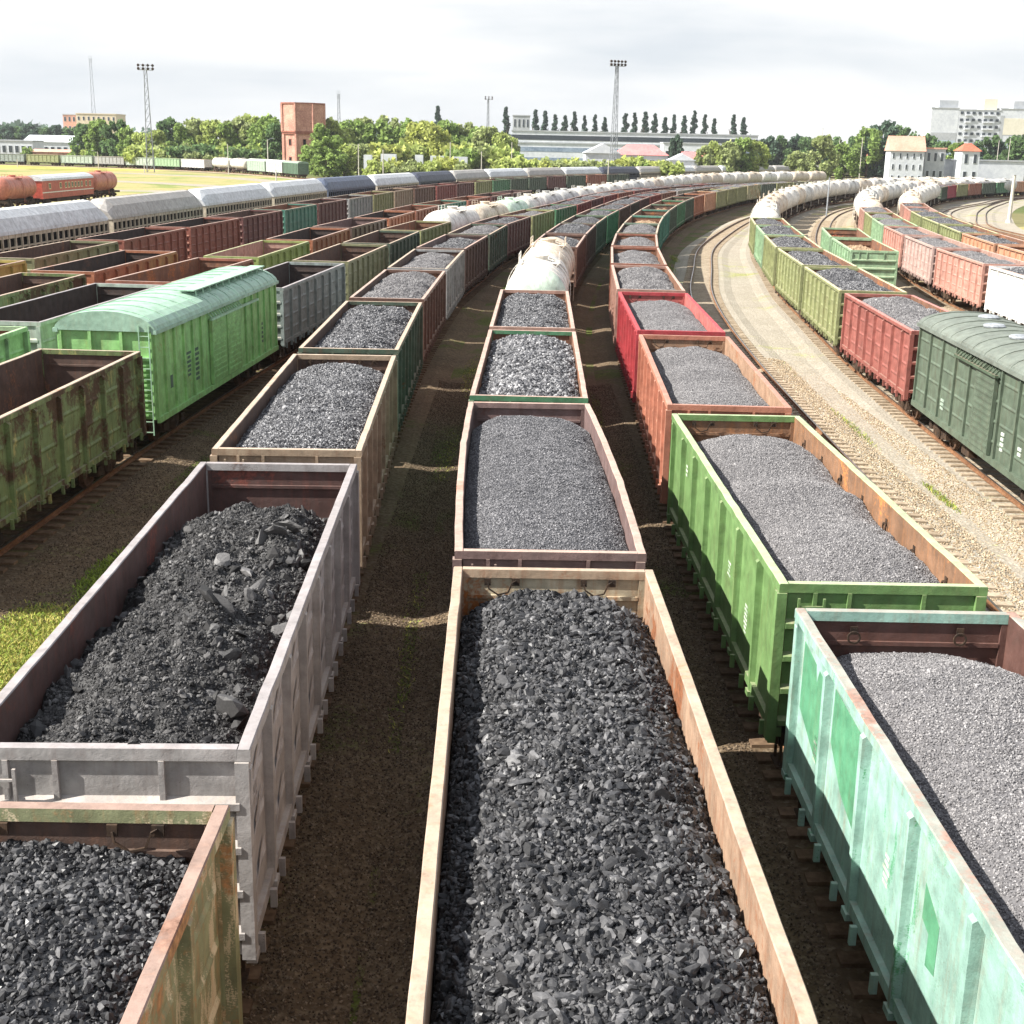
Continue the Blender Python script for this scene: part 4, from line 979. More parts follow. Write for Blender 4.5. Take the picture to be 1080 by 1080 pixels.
def crown_mesh(kind,seed):
    r=np.random.default_rng(seed); V=[];B=[]
    if kind=='round':
        for i in range(34):
            a=r.uniform(0,6.28);q=r.uniform(0,1)**.5; z=r.uniform(.16,.93); w=.36*math.sin(math.pi*min(1,(z-.08)/.92)**.8)**.6
            B.append((q*w*math.cos(a),q*w*math.sin(a),z-.05,r.uniform(.05,.14)))
        n=130;sz=.024
    elif kind=='poplar':
        for i in range(30):
            z=.08+.9*i/29; w=.085*(1-z)**.6*min(1,z*4+.2)*r.uniform(.7,1.25)+.006
            a=r.uniform(0,6.28); B.append((w*.5*math.cos(a),w*.5*math.sin(a),z,.012+w*.6))
        n=60;sz=.015
    else: # bush
        for i in range(16):
            a=r.uniform(0,6.28);q=r.uniform(0,1)**.6
            B.append((q*.55*math.cos(a),q*.55*math.sin(a),r.uniform(.15,.62),r.uniform(.16,.3)))
        n=110;sz=.055
    P=[];S=[]
    for (x,y,z,rad) in B:
        d=r.normal(size=(n,3)); d/=np.linalg.norm(d,axis=1)[:,None]
        P.append(np.array([x,y,z])+d*rad*r.uniform(.45,1.12,(n,1))); S.append(np.full(n,sz))
    P=np.concatenate(P);S=np.concatenate(S)*r.uniform(.6,1.5,len(P)); P[:,2]=np.maximum(P[:,2],.02)
    Rm=randrot(len(P),r); q=np.array([(-1,-.7,0),(1,-.8,.15),(.8,.9,0),(-.9,.7,-.15)],float)
    X=np.einsum('nij,kj->nki',Rm,q)*S[:,None,None]+P[:,None,:]
    F=np.arange(len(P)*4).reshape(-1,4)
    return npmesh('crown_'+kind,X.reshape(-1,3),F,[LM['mid']])
def trunk_mesh(kind,seed):
    r=random.Random(seed); m=MB(); h=.35 if kind!='poplar' else .5; w=.028 if kind!='bush' else .03
    m.cyl((0,0,-.01),(.005,.01,h),w,8,0,w*.6)
    for i in range(6):
        a=r.uniform(0,6.28);z=r.uniform(.2,h); q=(.22 if kind=='round' else .07 if kind=='poplar' else .3)
        m.cyl((0,0,z),(q*math.cos(a),q*math.sin(a),z+r.uniform(.15,.3)),w*.5,6,0,w*.15)
    return m.mesh('trunk_'+kind,[M_bark])
CRN={k:[crown_mesh(k,s+30) for s in range(5 if k=='round' else 4)] for k in('round','poplar','bush')}
TRK={k:trunk_mesh(k,3) for k in('round','poplar','bush')}
def tree(name,label,cat,x,ytop,Y,kind,leaf,wide=1.,group=None,base=-.16,i=0):
    X,Z=at(x,ytop,Y); h=max(1.5,Z-base)
    r=root(name,label,cat,(X,Y,base),random.uniform(0,6.28),group)
    s=h
    r.scale=(s*wide,s*wide,s)
    ob('crown',CRN[kind][i%len(CRN[kind])],r,mats=[LM[leaf]]); ob('trunk',TRK[kind],r)
    return r
KN={'mid':'mid green','dark':'dark green','light':'light green','yellow':'yellow green','olive':'olive green','blue':'bluish dark green'}
TC={}
def tl(row,leaf,noun):
    k=(row,); TC[k]=TC.get(k,0)+1; return '%s %s, %s of the trees %s'%(KN[leaf],noun,ORD[TC[k]],row)
rowA='between the thin mast and the brick tower'
for i,(x,y,Y,l,w) in enumerate([(88,128,500,'dark',.9),(104,124,492,'mid',.95),(122,124,486,'dark',.9),(136,131,478,'mid',.9),(150,138,470,'light',1.),(166,135,468,'light',1.),(178,122,520,'dark',.9),(192,128,476,'mid',.95),(206,121,480,'olive',.9),(222,124,470,'light',.95),(236,127,468,'mid',.9),(250,121,476,'olive',.95),(264,118,480,'light',.9),(280,118,470,'mid',.95),(292,128,462,'dark',.8)]):
    tree('deciduous_tree',tl(rowA,l,'bushy tree'),'tree',x,y,Y,'round',l,w,'deciduous trees along the yard',i=i)
rowB='right of the brick water tower'
for i,(x,y,Y,l,w) in enumerate([(340,128,400,'mid',.95),(352,122,440,'light',1.),(368,124,450,'mid',.95),(384,121,470,'olive',1.),(400,124,460,'mid',1.),(414,120,480,'olive',1.),(428,123,470,'mid',1.),(442,125,440,'yellow',1.),(456,128,430,'yellow',.95),(470,125,460,'mid',1.),(486,127,470,'olive',1.),(500,132,460,'mid',1.),(514,131,450,'olive',1.),(528,137,440,'light',1.),(535,140,460,'olive',.9),(346,141,385,'mid',1.2),(362,150,392,'light',1.1),(378,150,400,'olive',1.)]):
    tree('deciduous_tree',tl(rowB,l,'bushy tree'),'tree',x,y,Y,'round',l,w,'deciduous trees along the yard',i=i+2)
for i,(x,y,Y) in enumerate([(396,164,372),(412,163,376),(424,165,372),(450,164,376),(470,160,380),(484,166,376)]):
    tree('shrub','%s shrub of the row in front of the white lorries'%ORD[i+1],'shrub',x,y,Y,'bush',('light','yellow','olive')[i%3],.9,'shrubs by the yard edge',i=i)
for i in range(15):
    x=540+i*7.2+random.uniform(-2,2)
    tree('shrub','%s shrub in the yellow green hedge below the long white factory'%ORD[i+1],'shrub',x,162+random.uniform(-2,3)+i*.25,385+random.uniform(-6,6),'bush',('yellow','light','olive')[i%3],1.0,'yellow green shrubs below the factory',i=i)
for i,x in enumerate([662,672,684,694,704]):
    tree('shrub','%s shrub below the pink roofed house'%ORD[i+1],'shrub',x,160+i*1.3,410,'bush',('yellow','light','mid')[i%3],1.0,'shrubs below the pink roofed house',i=i)
PX=[(534,113),(565,116),(575,117),(586,121),(596,122),(606,118),(617,122),(628,121),(638,124),(660,120),(670,119),(681,118),(691,120),(702,124),(711,121),(722,122),(733,117),(744,121),(754,125),(774,121),(785,124),(462,112)]
for i,(x,y) in enumerate(PX):
    tree('poplar_tree','%s slender dark poplar in the row above the factory roof'%ORD[i+1],'poplar',x,y,900+random.uniform(-15,15),'poplar','pop',random.uniform(.95,1.35),'poplars above the factory roof',i=i)
rowC='behind the tank wagons on the right'
for i,(x,y,Y,l,w) in enumerate([(745,152,470,'olive',.9),(757,147,470,'light',.95),(770,146,468,'olive',.9),(783,143,472,'mid',.9),(797,146,475,'light',.95),(812,142,640,'blue',.9),(826,141,640,'dark',.9),(841,140,640,'blue',.9),(855,143,630,'dark',.95),(868,140,480,'olive',.95),(842,158,470,'olive',1.1),(880,142,640,'dark',1.),(893,148,500,'mid',.95),(905,142,620,'dark',.9),(918,132,560,'mid',.95),(935,125,560,'blue',1.),(952,130,570,'dark',.9),(978,139,600,'dark',.9),(995,147,560,'dark',.9),(1010,148,540,'mid',.9),(1028,150,560,'blue',.9),(1044,141,560,'dark',.9),(1058,146,560,'blue',.9),(1074,140,540,'dark',.95),(1086,143,540,'dark',.95),(714,140,480,'blue',.5)]):
    tree('deciduous_tree',tl(rowC,l,'tree'),'tree',x,y,Y,'round',l,w,'deciduous trees along the yard',i=i+1)
for i in range(30):
    x=84+i*7.4 if i<26 else 300+i
    tree('shrub','%s shrub of the undergrowth behind the distant gondolas, below the trees'%ORD[i+1],'shrub',x+random.uniform(-2,2),random.uniform(146,154),455+random.uniform(-6,10)+(40 if x<150 else 0),'bush',('mid','light','olive','dark')[i%4],random.uniform(.8,1.1),'undergrowth below the trees',i=i)
for i in range(22):
    tree('shrub','%s shrub of the undergrowth below the trees right of the brick tower'%ORD[i+1],'shrub',345+i*9+random.uniform(-2,2),random.uniform(143,152),425+random.uniform(-6,10),'bush',('mid','light','olive','yellow')[i%4],random.uniform(.8,1.1),'undergrowth below the trees',i=i)
rowD='above the low sheds at the far left'
for i,(x,y) in enumerate([(-4,131),(8,130),(20,132),(33,128),(46,133),(58,130),(70,133),(-16,132),(82,132),(26,138),(52,139)]):
    tree('deciduous_tree',tl(rowD,'blue','tree'),'tree',x,y,820,'round','blue' if i%2 else 'dark',1.,'deciduous trees along the yard',i=i)
tree('shrub','small round green bush beside the far shed','shrub',27,152,560,'bush','mid',.6)
# far wood on the horizon, one mass
vs=[];fs=[]
r_=np.random.default_rng(5); P=[]
for i in range(9000):
    x=r_.uniform(-120,1200); Y=r_.uniform(1250,1500); X,_=at(x,150,Y); hh=r_.uniform(6,22)*(.75+.25*math.sin(x*.05)+.2*math.sin(x*.017+1)); P.append((X,Y,r_.uniform(0,1)**.6*hh))
P=np.array(P); Rm=randrot(len(P),r_); q=np.array([(-1,-.7,0),(1,-.8,.15),(.8,.9,0),(-.9,.7,-.15)],float)
X=np.einsum('nij,kj->nki',Rm,q)*r_.uniform(1.6,3.6,(len(P),1,1))+P[:,None,:]
stuff(ob('distant_wood',npmesh('distant_wood',X.reshape(-1,3),np.arange(len(P)*4).reshape(-1,4),[LM['blue']])),'dark distant wood along the horizon','wood')
# ------------------------------------------------------------------ buildings
B_brick=plain('old_brick',(160,112,98),(206,158,138),2.2,.9)
B_brick2=plain('brick_band',(128,78,64),(160,104,86),2.2,.9)
B_white=plain('white_render',(192,196,202),(216,219,222),.8,.85,.2,.05)
B_grey=plain('grey_render',(160,164,168),(182,184,186),.8,.85,.2,.05)
B_pink=plain('pink_roof',(190,112,112),(212,136,132),1.5,.8)
B_red=plain('red_roof',(190,86,66),(214,110,84),1.5,.8)
B_salm=plain('salmon_roof',(196,146,126),(214,166,146),1.5,.8)
B_blue=plain('pale_blue_panel',(160,176,192),(178,192,204),.8,.85)
B_yel=plain('pale_yellow_panel',(212,206,186),(226,220,202),.8,.85)
B_tan=plain('beige_render',(206,190,160),(222,206,178),.8,.85)
def facade(m_,W,D,z0,z1): m_.box(-W/2,W/2,-D/2,D/2,z0,z1,0)
def building(name,label,x0,x1,ytop,ybase,Y,D,wall,roof,rtype='flat',floors=2,cols=8,rh=2.,group=None,win=True,rz=0,zb=-.16,wsz=(.5,.5)):
    X0,Zt=at(x0,ytop,Y);X1,_=at(x1,ytop,Y); W=X1-X0; H=Zt-zb-(rh if rtype!='flat' else 0)
    r=root(name,label,'building',((X0+X1)/2,Y+D/2,zb),rz,group)
    m=MB(); facade(m,W,D,0,H); ob('wall',m.mesh('wall',[wall]),r)
    m=MB()
    if rtype=='flat': m.box(-W/2-.3,W/2+.3,-D/2-.3,D/2+.3,H,H+.5,0)
    elif rtype=='gable': m.prism([(-D/2-.5,H-.1),(D/2+.5,H-.1),(0,H+rh)],0,-W/2-.5,W/2+.5,0)
    elif rtype=='gablef': m.prism([(-W/2-.5,H-.1),(W/2+.5,H-.1),(0,H+rh)],1,-D/2-.5,D/2+.5,0)
    else: # hip
        k=min(W,D)*.32
        m.add([(-W/2-.5,-D/2-.5,H),(W/2+.5,-D/2-.5,H),(W/2+.5,D/2+.5,H),(-W/2-.5,D/2+.5,H),(-W/2+k,0,H+rh),(W/2-k,0,H+rh)],[(0,1,5,4),(2,3,4,5),(1,2,5),(3,0,4),(3,2,1,0)],0)
    ob('roof',m.mesh('roof',[roof]),r)
    if win:
        fh=H/floors; cw=W/cols
        wm=MB(); ww=cw*wsz[0]; wh=fh*wsz[1]; wm.box(-ww/2,ww/2,-.06,.06,-wh/2,wh/2,0); wme=wm.mesh('window',[B_white])
        pm=MB(); pm.box(-ww/2+.12,ww/2-.12,-.1,.05,-wh/2+.12,wh/2-.12,0); pme=pm.mesh('pane',[M_glass])
        if floors*cols<=100:
            for f in range(floors):
                for c in range(cols):
                    w=ob('window',wme,r,(-W/2+cw*(c+.5),-D/2-.02,fh*(f+.55)))
                    ob('pane',pme,w,(0,-.03,0))
    return r,W,H
# water tower
def water_tower():
    Y=430; X0,Zt=at(292,107,Y);X1,_=at(340,107,Y); Wd=(X1-X0); X=(X0+X1)/2; zt=Zt
    r=root('water_tower','old red brick octagonal water tower with a wider top storey','water tower',(X,Y+6,-.16),R(12))
    def octa(rad): return [(rad*math.cos(R(22.5+45*k)),rad*math.sin(R(22.5+45*k))) for k in range(8)]
    rad=Wd/2*1.02; zl=zt*.56
    m=MB(); m.prism(octa(rad*.93),2,0,zl,0)
    for k in range(8):
        a=R(22.5+45*k); m.cyl((rad*.93*math.cos(a),rad*.93*math.sin(a),0),(rad*.93*math.cos(a),rad*.93*math.sin(a),zl),.55,6,0)
    ob('shaft',m.mesh('shaft',[B_brick]),r)
    m=MB(); m.prism(octa(rad*.99),2,zl,zl+.5,0); m.prism(octa(rad*1.02),2,zl+.5,zl+.95,0); ob('band',m.mesh('band',[B_brick2]),r)
    m=MB(); m.prism(octa(rad*.985),2,zl+.95,zt-.4,0)
    for k in range(8):
        a=R(22.5+45*k); m.cyl((rad*.985*math.cos(a),rad*.985*math.sin(a),zl+.95),(rad*.985*math.cos(a),rad*.985*math.sin(a),zt-.4),.4,6,0)
    ob('tank_storey',m.mesh('tank_storey',[B_brick]),r)
    m=MB(); m.prism(octa(rad*1.03),2,zt-.4,zt,0); ob('roof',m.mesh('roof',[B_brick2]),r)
    for k in(4,5,6):
        for z,h in((zl*.36,1.7),(zl*.8,2.)):
            a=R(45*k); m=MB(); m.box(-.12,.12,-.55,.55,-h/2,h/2,0); w=ob('window',m.mesh('window',[B_brick2]),r,(rad*.93*math.cos(R(22.5))*math.cos(a),rad*.93*math.cos(R(22.5))*math.sin(a),z),a)
            m=MB(); m.box(.1,.15,-.42,.42,-h/2+.14,h/2-.14,0); ob('pane',m.mesh('pane',[M_dark]),w)
water_tower()
# long factory
r,W,H=building('factory','long white factory hall with ribbon windows and a glazed upper storey',540,800,138,170,640,40,B_white,B_grey,floors=1,cols=1,win=False)
m=MB()
for z0,z1 in((H*.18,H*.3),(H*.46,H*.58)): m.box(-W/2+1,W/2-1,-20.08,-20.0,z0,z1,0)
ob('ribbon_window',m.mesh('ribbon_window',[plain('blue_glass',(104,120,140),(150,164,180),1.2,.3,.5,0)]),r)
m=MB(); m.box(-W/2,W/2,-20.3,-20.01,H*.68,H*.72,0); ob('ledge',m.mesh('ledge',[B_grey]),r)
wm=MB(); wm.box(-1.1,1.1,-.06,.06,-1.1,1.1,0); wme=wm.mesh('window',[M_glass])
for k in range(56): ob('window',wme,r,(-W/2+W*(k+.5)/56,-20.03,H*.84))
for a,b,x in((0.62,.7,-.2),(.86,.8,.4)): pass
building('annex_building','pale factory annex with dark paired windows under the poplars',700,760,151,168,600,14,B_white,B_grey,floors=1,cols=6,wsz=(.55,.4))
building('grey_block','pale grey block behind the factory beside the first poplar',541,559,122,140,800,20,B_grey,B_grey,floors=3,cols=4)
building('pink_roof_house','white house with a long pink roof below the mast',650,705,152,172,480,14,B_white,B_pink,'hip',1,5,rh=3.6)
building('gabled_shed','bright white gabled shed beside the tall light mast',618,655,151,182,440,16,B_white,B_white,'gablef',1,3,rh=3.,win=False)
building('pink_roof_shed','low shed with a pink roof beside the big green bushes',722,746,160,172,470,10,B_white,B_pink,'gable',1,3,rh=2.5,win=False)
building('white_tent_shed','low white shed in front of the pink roof',708,733,162,175,440,10,B_white,B_white,'gablef',1,2,rh=2.,win=False)
building('plaster_mill','tall white mill with a salmon roof above the tank wagons',941,977,143,176,470,6,B_white,B_salm,'gable',3,5,rh=5.,wsz=(.3,.5))
building('mill_extension','low grey extension beside the white mill',977,998,157,177,474,12,B_grey,B_salm,'flat',2,3)
building('signal_house','small white house with a red hipped roof',1016,1035,151,170,470,8,B_white,B_red,'hip',2,2,rh=2.6,wsz=(.4,.55))
building('boundary_wall','low pale concrete wall behind the tank wagons',996,1082,169,176,482,1,B_white,B_grey,win=False)
building('red_shed','little dark shed with a bright red roof among the trees',918,931,152,168,575,5,B_brick2,B_red,'gable',1,2,rh=2.4,win=False)
building('white_store','white flat store with a pale roof at the far left',24,78,142,155,640,20,B_white,B_white,'gable',1,8,rh=3.,wsz=(.6,.3))
building('long_white_shed','long low white shed in front of the white store',-20,34,148,160,600,14,B_white,B_grey,'flat',1,8,wsz=(.6,.4))
building('brick_wall_building','low pinkish brick building behind the distant gondolas',34,84,157,163,560,8,B_brick,B_salm,'gable',1,6,rh=1.,win=False)
building('beige_tower_block','beige block rising over the trees beside the antenna',80,122,120,150,900,22,B_tan,B_tan,'flat',4,8,wsz=(.4,.4))
building('pink_block','pinkish balcony block beside the beige block',66,80,121,150,920,20,B_salm,B_grey,'flat',4,3)
# apartment blocks
def flats(label,x0,x1,ytop,bays):
    Y=860; r,W,H=building('apartment_block',label,x0,x1,ytop,160,Y,16,B_white,B_grey,floors=9,cols=1,win=False)
    fh=H/9
    for k,(f0,f1,z0,z1,mat) in enumerate(bays):
        m=MB(); m.box(-W/2+W*f0,-W/2+W*f1,-8.14,-8.0,H*z0,H*z1,0); ob('coloured_panel',m.mesh('panel',[mat]),r)
    return r,W,H
r,W,H=flats('pale apartment block with white and blue end panels',983,1012,114,[(0.05,.97,0,.5,B_blue),(.05,.97,.5,.62,B_grey)])
m=MB(); m.box(-3,9,-4,5,H+.5,H+5,0); ob('roof_house',m.mesh('roof_house',[B_grey]),r)
r,W,H=flats('apartment block with many balconies between the panelled blocks',1012,1056,116,[(0,.55,.1,.42,B_blue)])
wm=MB(); wm.box(-1.,1.,-.06,.06,-.8,.8,0); wme=wm.mesh('window',[M_glass]); bm=MB(); bm.box(-1.7,1.7,-1.2,.0,-.5,.5,0); bme=bm.mesh('balcony',[B_white])
for f in range(9):
    for c in range(7):
        x=-W/2+W*(c+.5)/7; z=H/9*(f+.6)
        ob('window',wme,r,(x,-8.18,z))
        if c in(1,4,5): ob('balcony',bme,r,(x,-8.2,z-1.2))
m=MB(); m.box(W*.1,W*.42,-6,5,H+.5,H+7,0); ob('roof_house',m.mesh('roof_house',[B_yel]),r)
r,W,H=flats('apartment block with cream and blue end panels at the photo edge',1056,1100,115,[(0.1,1,0,.45,B_blue),(.1,1,.6,.86,B_yel),(0,.1,0,.9,B_grey)])
m=MB(); m.box(-4,14,-4,5,H+.5,H+5,0); ob('roof_house',m.mesh('roof_house',[B_grey]),r)
# ------------------------------------------------------------------ masts and poles
def mast(label,x,ytop,Y,head,nl=8,zb=-.16,w=1.1,col=None):
    X,Z=at(x,ytop,Y); H=Z-zb; r=root('light_mast',label,'light mast',(X,Y,zb),R(20))
    m=MB(); hw=w
    for sx in(-1,1):
        for sy in(-1,1): m.bar((sx*hw,sy*hw,0),(sx*hw*.35,sy*hw*.35,H-1),.16,.16,0)
    n=12
    for k in range(n):
        a=1-.65*k/n;b=1-.65*(k+1)/n; z0=(H-1)*k/n;z1=(H-1)*(k+1)/n
        for s in(-1,1):
            m.bar((-hw*a,s*hw*a,z0),(hw*b,s*hw*b,z1),.08,.08,0); m.bar((s*hw*a,-hw*a,z0),(s*hw*b,hw*b,z1),.08,.08,0)
            m.bar((-hw*a,s*hw*a,z0),(hw*a,s*hw*a,z0),.07,.07,0)
    ob('lattice_tower',m.mesh('lattice',[col or M_steel]),r)
    if head:
        m=MB(); m.box(-head,head,-.6,.6,H-1.1,H-.95,0)
        for z in(H-.5,H+.4): m.bar((-head,-.6,z),(head,-.6,z),.06,.06,0); m.bar((-head,.6,z),(head,.6,z),.06,.06,0)
        for x_ in(-head,0,head): m.bar((x_,-.6,H-1),(x_,-.6,H+.6),.06,.06,0)
        ob('platform',m.mesh('platform',[M_steel]),r)
        for q in range(2):
            for k in range(nl//2):
                lm=MB(); lm.cyl((0,0,0),(0,-.45,-.22),.3,10,0,.42); ob('floodlight',lm.mesh('floodlight',[M_under]),r,(-head+.2+(2*head-.4)*k/(nl//2-1),-.65,H-.5+q*.95))
    return r
mast('steel lattice light mast above the trees on the left',153,70,410,2.3,8)
mast('tall steel light mast above the white shed',651,66,430,2.6,10,w=1.0)
mast('distant thin light mast right of the yellow trees',515,103,760,2.2,6,w=.9)
def antenna(label,x,ytop,Y,w):
    r=mast(label,x,ytop,Y,0,w=w); X,Z=at(x,ytop,Y)
    m=MB()
    for k in range(3): m.bar((-.9+.9*k,0,Z-4),(-.9+.9*k,0,Z+1),.12,.12,0)
    ob('aerial',m.mesh('aerial',[M_steel]),r); r.name='radio_mast'; r['category']='radio mast'
antenna('faint radio mast behind the beige block',95,60,950,1.6)
antenna('small radio mast above the trees right of the brick tower',357,97,800,1.2)
def pole(label,x,ytop,ybase,Y,r0=.16,r1=.1,mat=None,lamp=0,foot=False):
    X,Z=at(x,ytop,Y); r=root('lamp_post' if lamp else 'yard_pole',label,'lamp post' if lamp else 'pole',(X,Y,-.16))
    m=MB(); m.cyl((0,0,0),(0,0,Z+.16),r0,10,0,r1)
    if foot: m.cyl((0,0,0),(0,0,.5),r0*1.8,10,0,r0*1.4)
    ob('post',m.mesh('pole_shaft',[mat or M_conc]),r)
    m=MB()
    if lamp: m.bar((0,0,Z),(lamp*1.3,-.2,Z+.5),.08,.08,0); m.box(min(lamp*1.2,lamp*2),max(lamp*1.2,lamp*2),-.35,-.05,Z+.45,Z+.62,0); ob('lamp_head',m.mesh('lamp_head',[M_steel]),r)
    else: m.cyl((0,0,Z+.16),(0,0,Z+.24),r1*1.2,10,0); m.bar((-.35,0,Z-.1),(.35,0,Z-.1),.06,.06,0); ob('crossarm',m.mesh('crossarm',[M_steel]),r)
pole('white concrete pole beside the curved empty tracks',1070,185,222,208,.32,.22,foot=True)
pole('grey steel pole between the white tank wagons',875,188,219,212,.13,.1,M_steel)
pole('slim pole in front of the pale covered wagons',291,180,226,186,.1,.08)
pole('thin pole beside the long covered wagons below the mast',642,168,190,330,.13,.1)
pole('lamp post in front of the brick tower',282,147,185,395,.18,.12,None,1)
pole('lamp post above the distant gondolas',103,160,180,440,.14,.1,None,-1)
for i,(x,yt,Y) in enumerate([(240,152,405),(152,172,400),(18,168,440),(404,158,365),(378,152,372),(475,150,380),(508,160,372),(540,150,400),(868,135,500),(886,146,520),(910,145,520),(1054,148,500),(1066,146,500)]):
    pole('%s slim catenary pole counted along the yard edge'%ORD[i+1],x,yt,0,Y,.16,.1)
# white lorries by the trees
def lorry(label,x0,x1,ytop,Y,c):
    X0,Z=at(x0,ytop,Y);X1,_=at(x1,ytop,Y); W=X1-X0; r=root('parked_lorry',label,'lorry',((X0+X1)/2,Y,-.16),0,'white lorries parked by the trees')
    m=MB(); m.box(-W/2,W/2-1.6,-1.25,1.25,1.,Z+.1,0); ob('cargo_box',m.mesh('cargo_box',[c]),r)
    m=MB(); m.prism([(W/2-1.5,.7),(W/2,.7),(W/2,1.7),(W/2-.5,2.6),(W/2-1.5,2.7)],1,-1.2,1.2,0); ob('cab',m.mesh('cab',[c]),r)
    for x in(-W/2+1,-W/2+2.1,W/2-.7):
        m=MB(); m.cyl((x,-1.25,.5),(x,-.9,.5),.5,12,0); m.cyl((x,.9,.5),(x,1.25,.5),.5,12,0); ob('wheel',m.mesh('lorry_wheel',[M_under]),r)
for i,(a,b,y) in enumerate([(384,398,163),(402,424,162),(438,452,163),(454,474,164),(478,499,165)]): lorry('%s white lorry from the brick tower, parked under the trees'%ORD[i+1],a,b,y,384,B_white)
# ------------------------------------------------------------------ details on the near wagons
for c_ in BW[0].children:
    if c_.name.startswith('side_wall'): c_.material_slots[1].material=I_wood
rings(AW[0],side=False,kind=ME_HOOK); rings(BW[0],side=False,kind=ME_HOOK); rings(CW[0],side=False); rings(CW[1],kind=ME_HOOK); rings(AW[2],side=False,kind=ME_HOOK); rings(CW[2],side=False,kind=ME_HOOK); rings(AW[3],side=False,kind=ME_HOOK); rings(CW[3],side=False,kind=ME_HOOK)
def patch(r,polys,mat,name,x=-1.4445,th=.0025):
    m=MB()
    for P in polys: m.prism(P,0,x-th,x,0)
    return ob(name,m.mesh(name,[mat]),r)
P_gr=paint((74,154,106),(120,100,70),.1,.2); P_lt=paint((168,164,166),(120,110,110),.1,.2)
# teal wagon: repainted green areas on its panels (near end is -y)
pw=2*HL/7
def py(k,f): return -HL+pw*(k+f)
for P_ in [[(py(6,.12),3.2),(py(6,.86),3.3),(py(6,.86),2.3),(py(6,.12),1.9)],[(py(5,.08),3.3),(py(5,.9),3.34),(py(5,.9),2.6),(py(5,.55),2.2),(py(5,.08),2.0)],[(py(3,.52),2.75),(py(3,.78),2.95),(py(3,.78),2.55),(py(3,.66),2.5),(py(3,.66),2.15),(py(3,.52),2.2)]]: patch(CW[0],[P_],P_gr,'repainted_patch')
def stencil(r,x,items,mat=None):
    m=MB(); rr=random.Random(3)
    for (y,z,w,h,n) in items:
        for q in range(n):
            hh=h/n*.55; zz=z-q*h/n; ww=w*rr.uniform(.5,1)
            xx=x-.0005
            m.box(min(xx,x+ (.003 if x>0 else -.003)),max(xx,x+(.003 if x>0 else -.003)),y-ww/2,y+ww/2,zz-hh/2,zz+hh/2,0)
    ob('stencil_lettering',m.mesh('stencil_lettering',[mat or plain('worn_stencil_white',(128,150,124),(206,208,198),14.,.8,.3,0)]),r)
stencil(CW[0],-1.444,[(py(6,.3),2.3,.22,.4,5),(py(4,.45),2.5,.28,.4,5)])
stencil(CW[1],-1.444,[(-3.5,2.3,.34,.55,7),(-1.7,2.5,.3,.3,4),(4.2,2.9,.26,.3,3)])
stencil(AW[0],1.444,[(3.6,2.6,.4,.5,2)])
m=MB(); m.prism([(.24,-.07),(.4,-.07),(1.3,.36),(1.14,.36)],0,1.4715,1.4755,0); me_=m.mesh('slanted_bar',[P_lt])  # thin pale bar, slanted, repeated in rows over every side panel
for k in range(8):
    for z in(1.62,2.28,2.92): ob('slanted_bar',me_,AW[1],(0,-HL+2*HL*k/8,z))
def text(r,s,x,y,z,h,mat,sgn=1):
    c=bpy.data.curves.new('wagon_number','FONT'); c.body=s; c.size=h; c.extrude=.001; t=bpy.data.objects.new('tmp',c)
    COL.objects.link(t); bpy.context.view_layer.update(); dg=bpy.context.evaluated_depsgraph_get()
    me=bpy.data.meshes.new_from_object(t.evaluated_get(dg)); bpy.data.objects.remove(t); me.materials.clear(); me.materials.append(mat)
    o=ob('wagon_number',me,r,(x,y,z)); o.rotation_euler=(R(90),0,R(90)*sgn); return o
text(AW[1],'57091',1.4755,-HL+.2,2.62,.34,P_lt)
# dirt rim dust and blown weeds: small coal spill on ground beside the near trains
def spill(name,n,xr,yr,sz,mat,label):
    X=RNG.uniform(*xr,n);Y=RNG.uniform(*yr,n)**1.; Z=np.full(n,-.15)
    for k in('A','B','C','D','CE','E'):
        p=TR[k].p; q=p[p[:,1]<110]; d_=np.abs(X-np.interp(Y,q[:,1],q[:,0])); Z=np.maximum(Z,np.where(d_<1.75,0,np.where(d_<2.5,-.15*(d_-1.75)/.75,-.15)))
    P=np.stack([X,Y,Z+.008],-1); v,f=lumps(RNG,P,RNG.uniform(*sz,n),OCT,.8,1.4)
    stuff(ob(name,npmesh(name,v,f,[mat])),label,'gravel')
G_st=rockmat('loose_stone',(70,58,46),(168,148,124),.7,.95,.3,30.)
G_st2=rockmat('pale_stone',(138,120,96),(216,202,176),.7,.95,.3,30.)
spill('loose_gravel',60000,(-3.3,-.9),(8,56),(.008,.028),G_st,'loose dark stones between the lilac and the middle coal train')
spill('loose_gravel',36000,(2.3,4.2),(10,56),(.008,.028),G_st,'loose dark stones between the middle and the teal-led train')
spill('loose_gravel',30000,(11.0,14.2),(24,64),(.015,.045),G_st2,'pale loose gravel beside the empty curved track')
spill('loose_gravel',40000,(-11.6,-6.6),(18,50),(.008,.03),G_st,'loose stones beside the mint boxcar train')
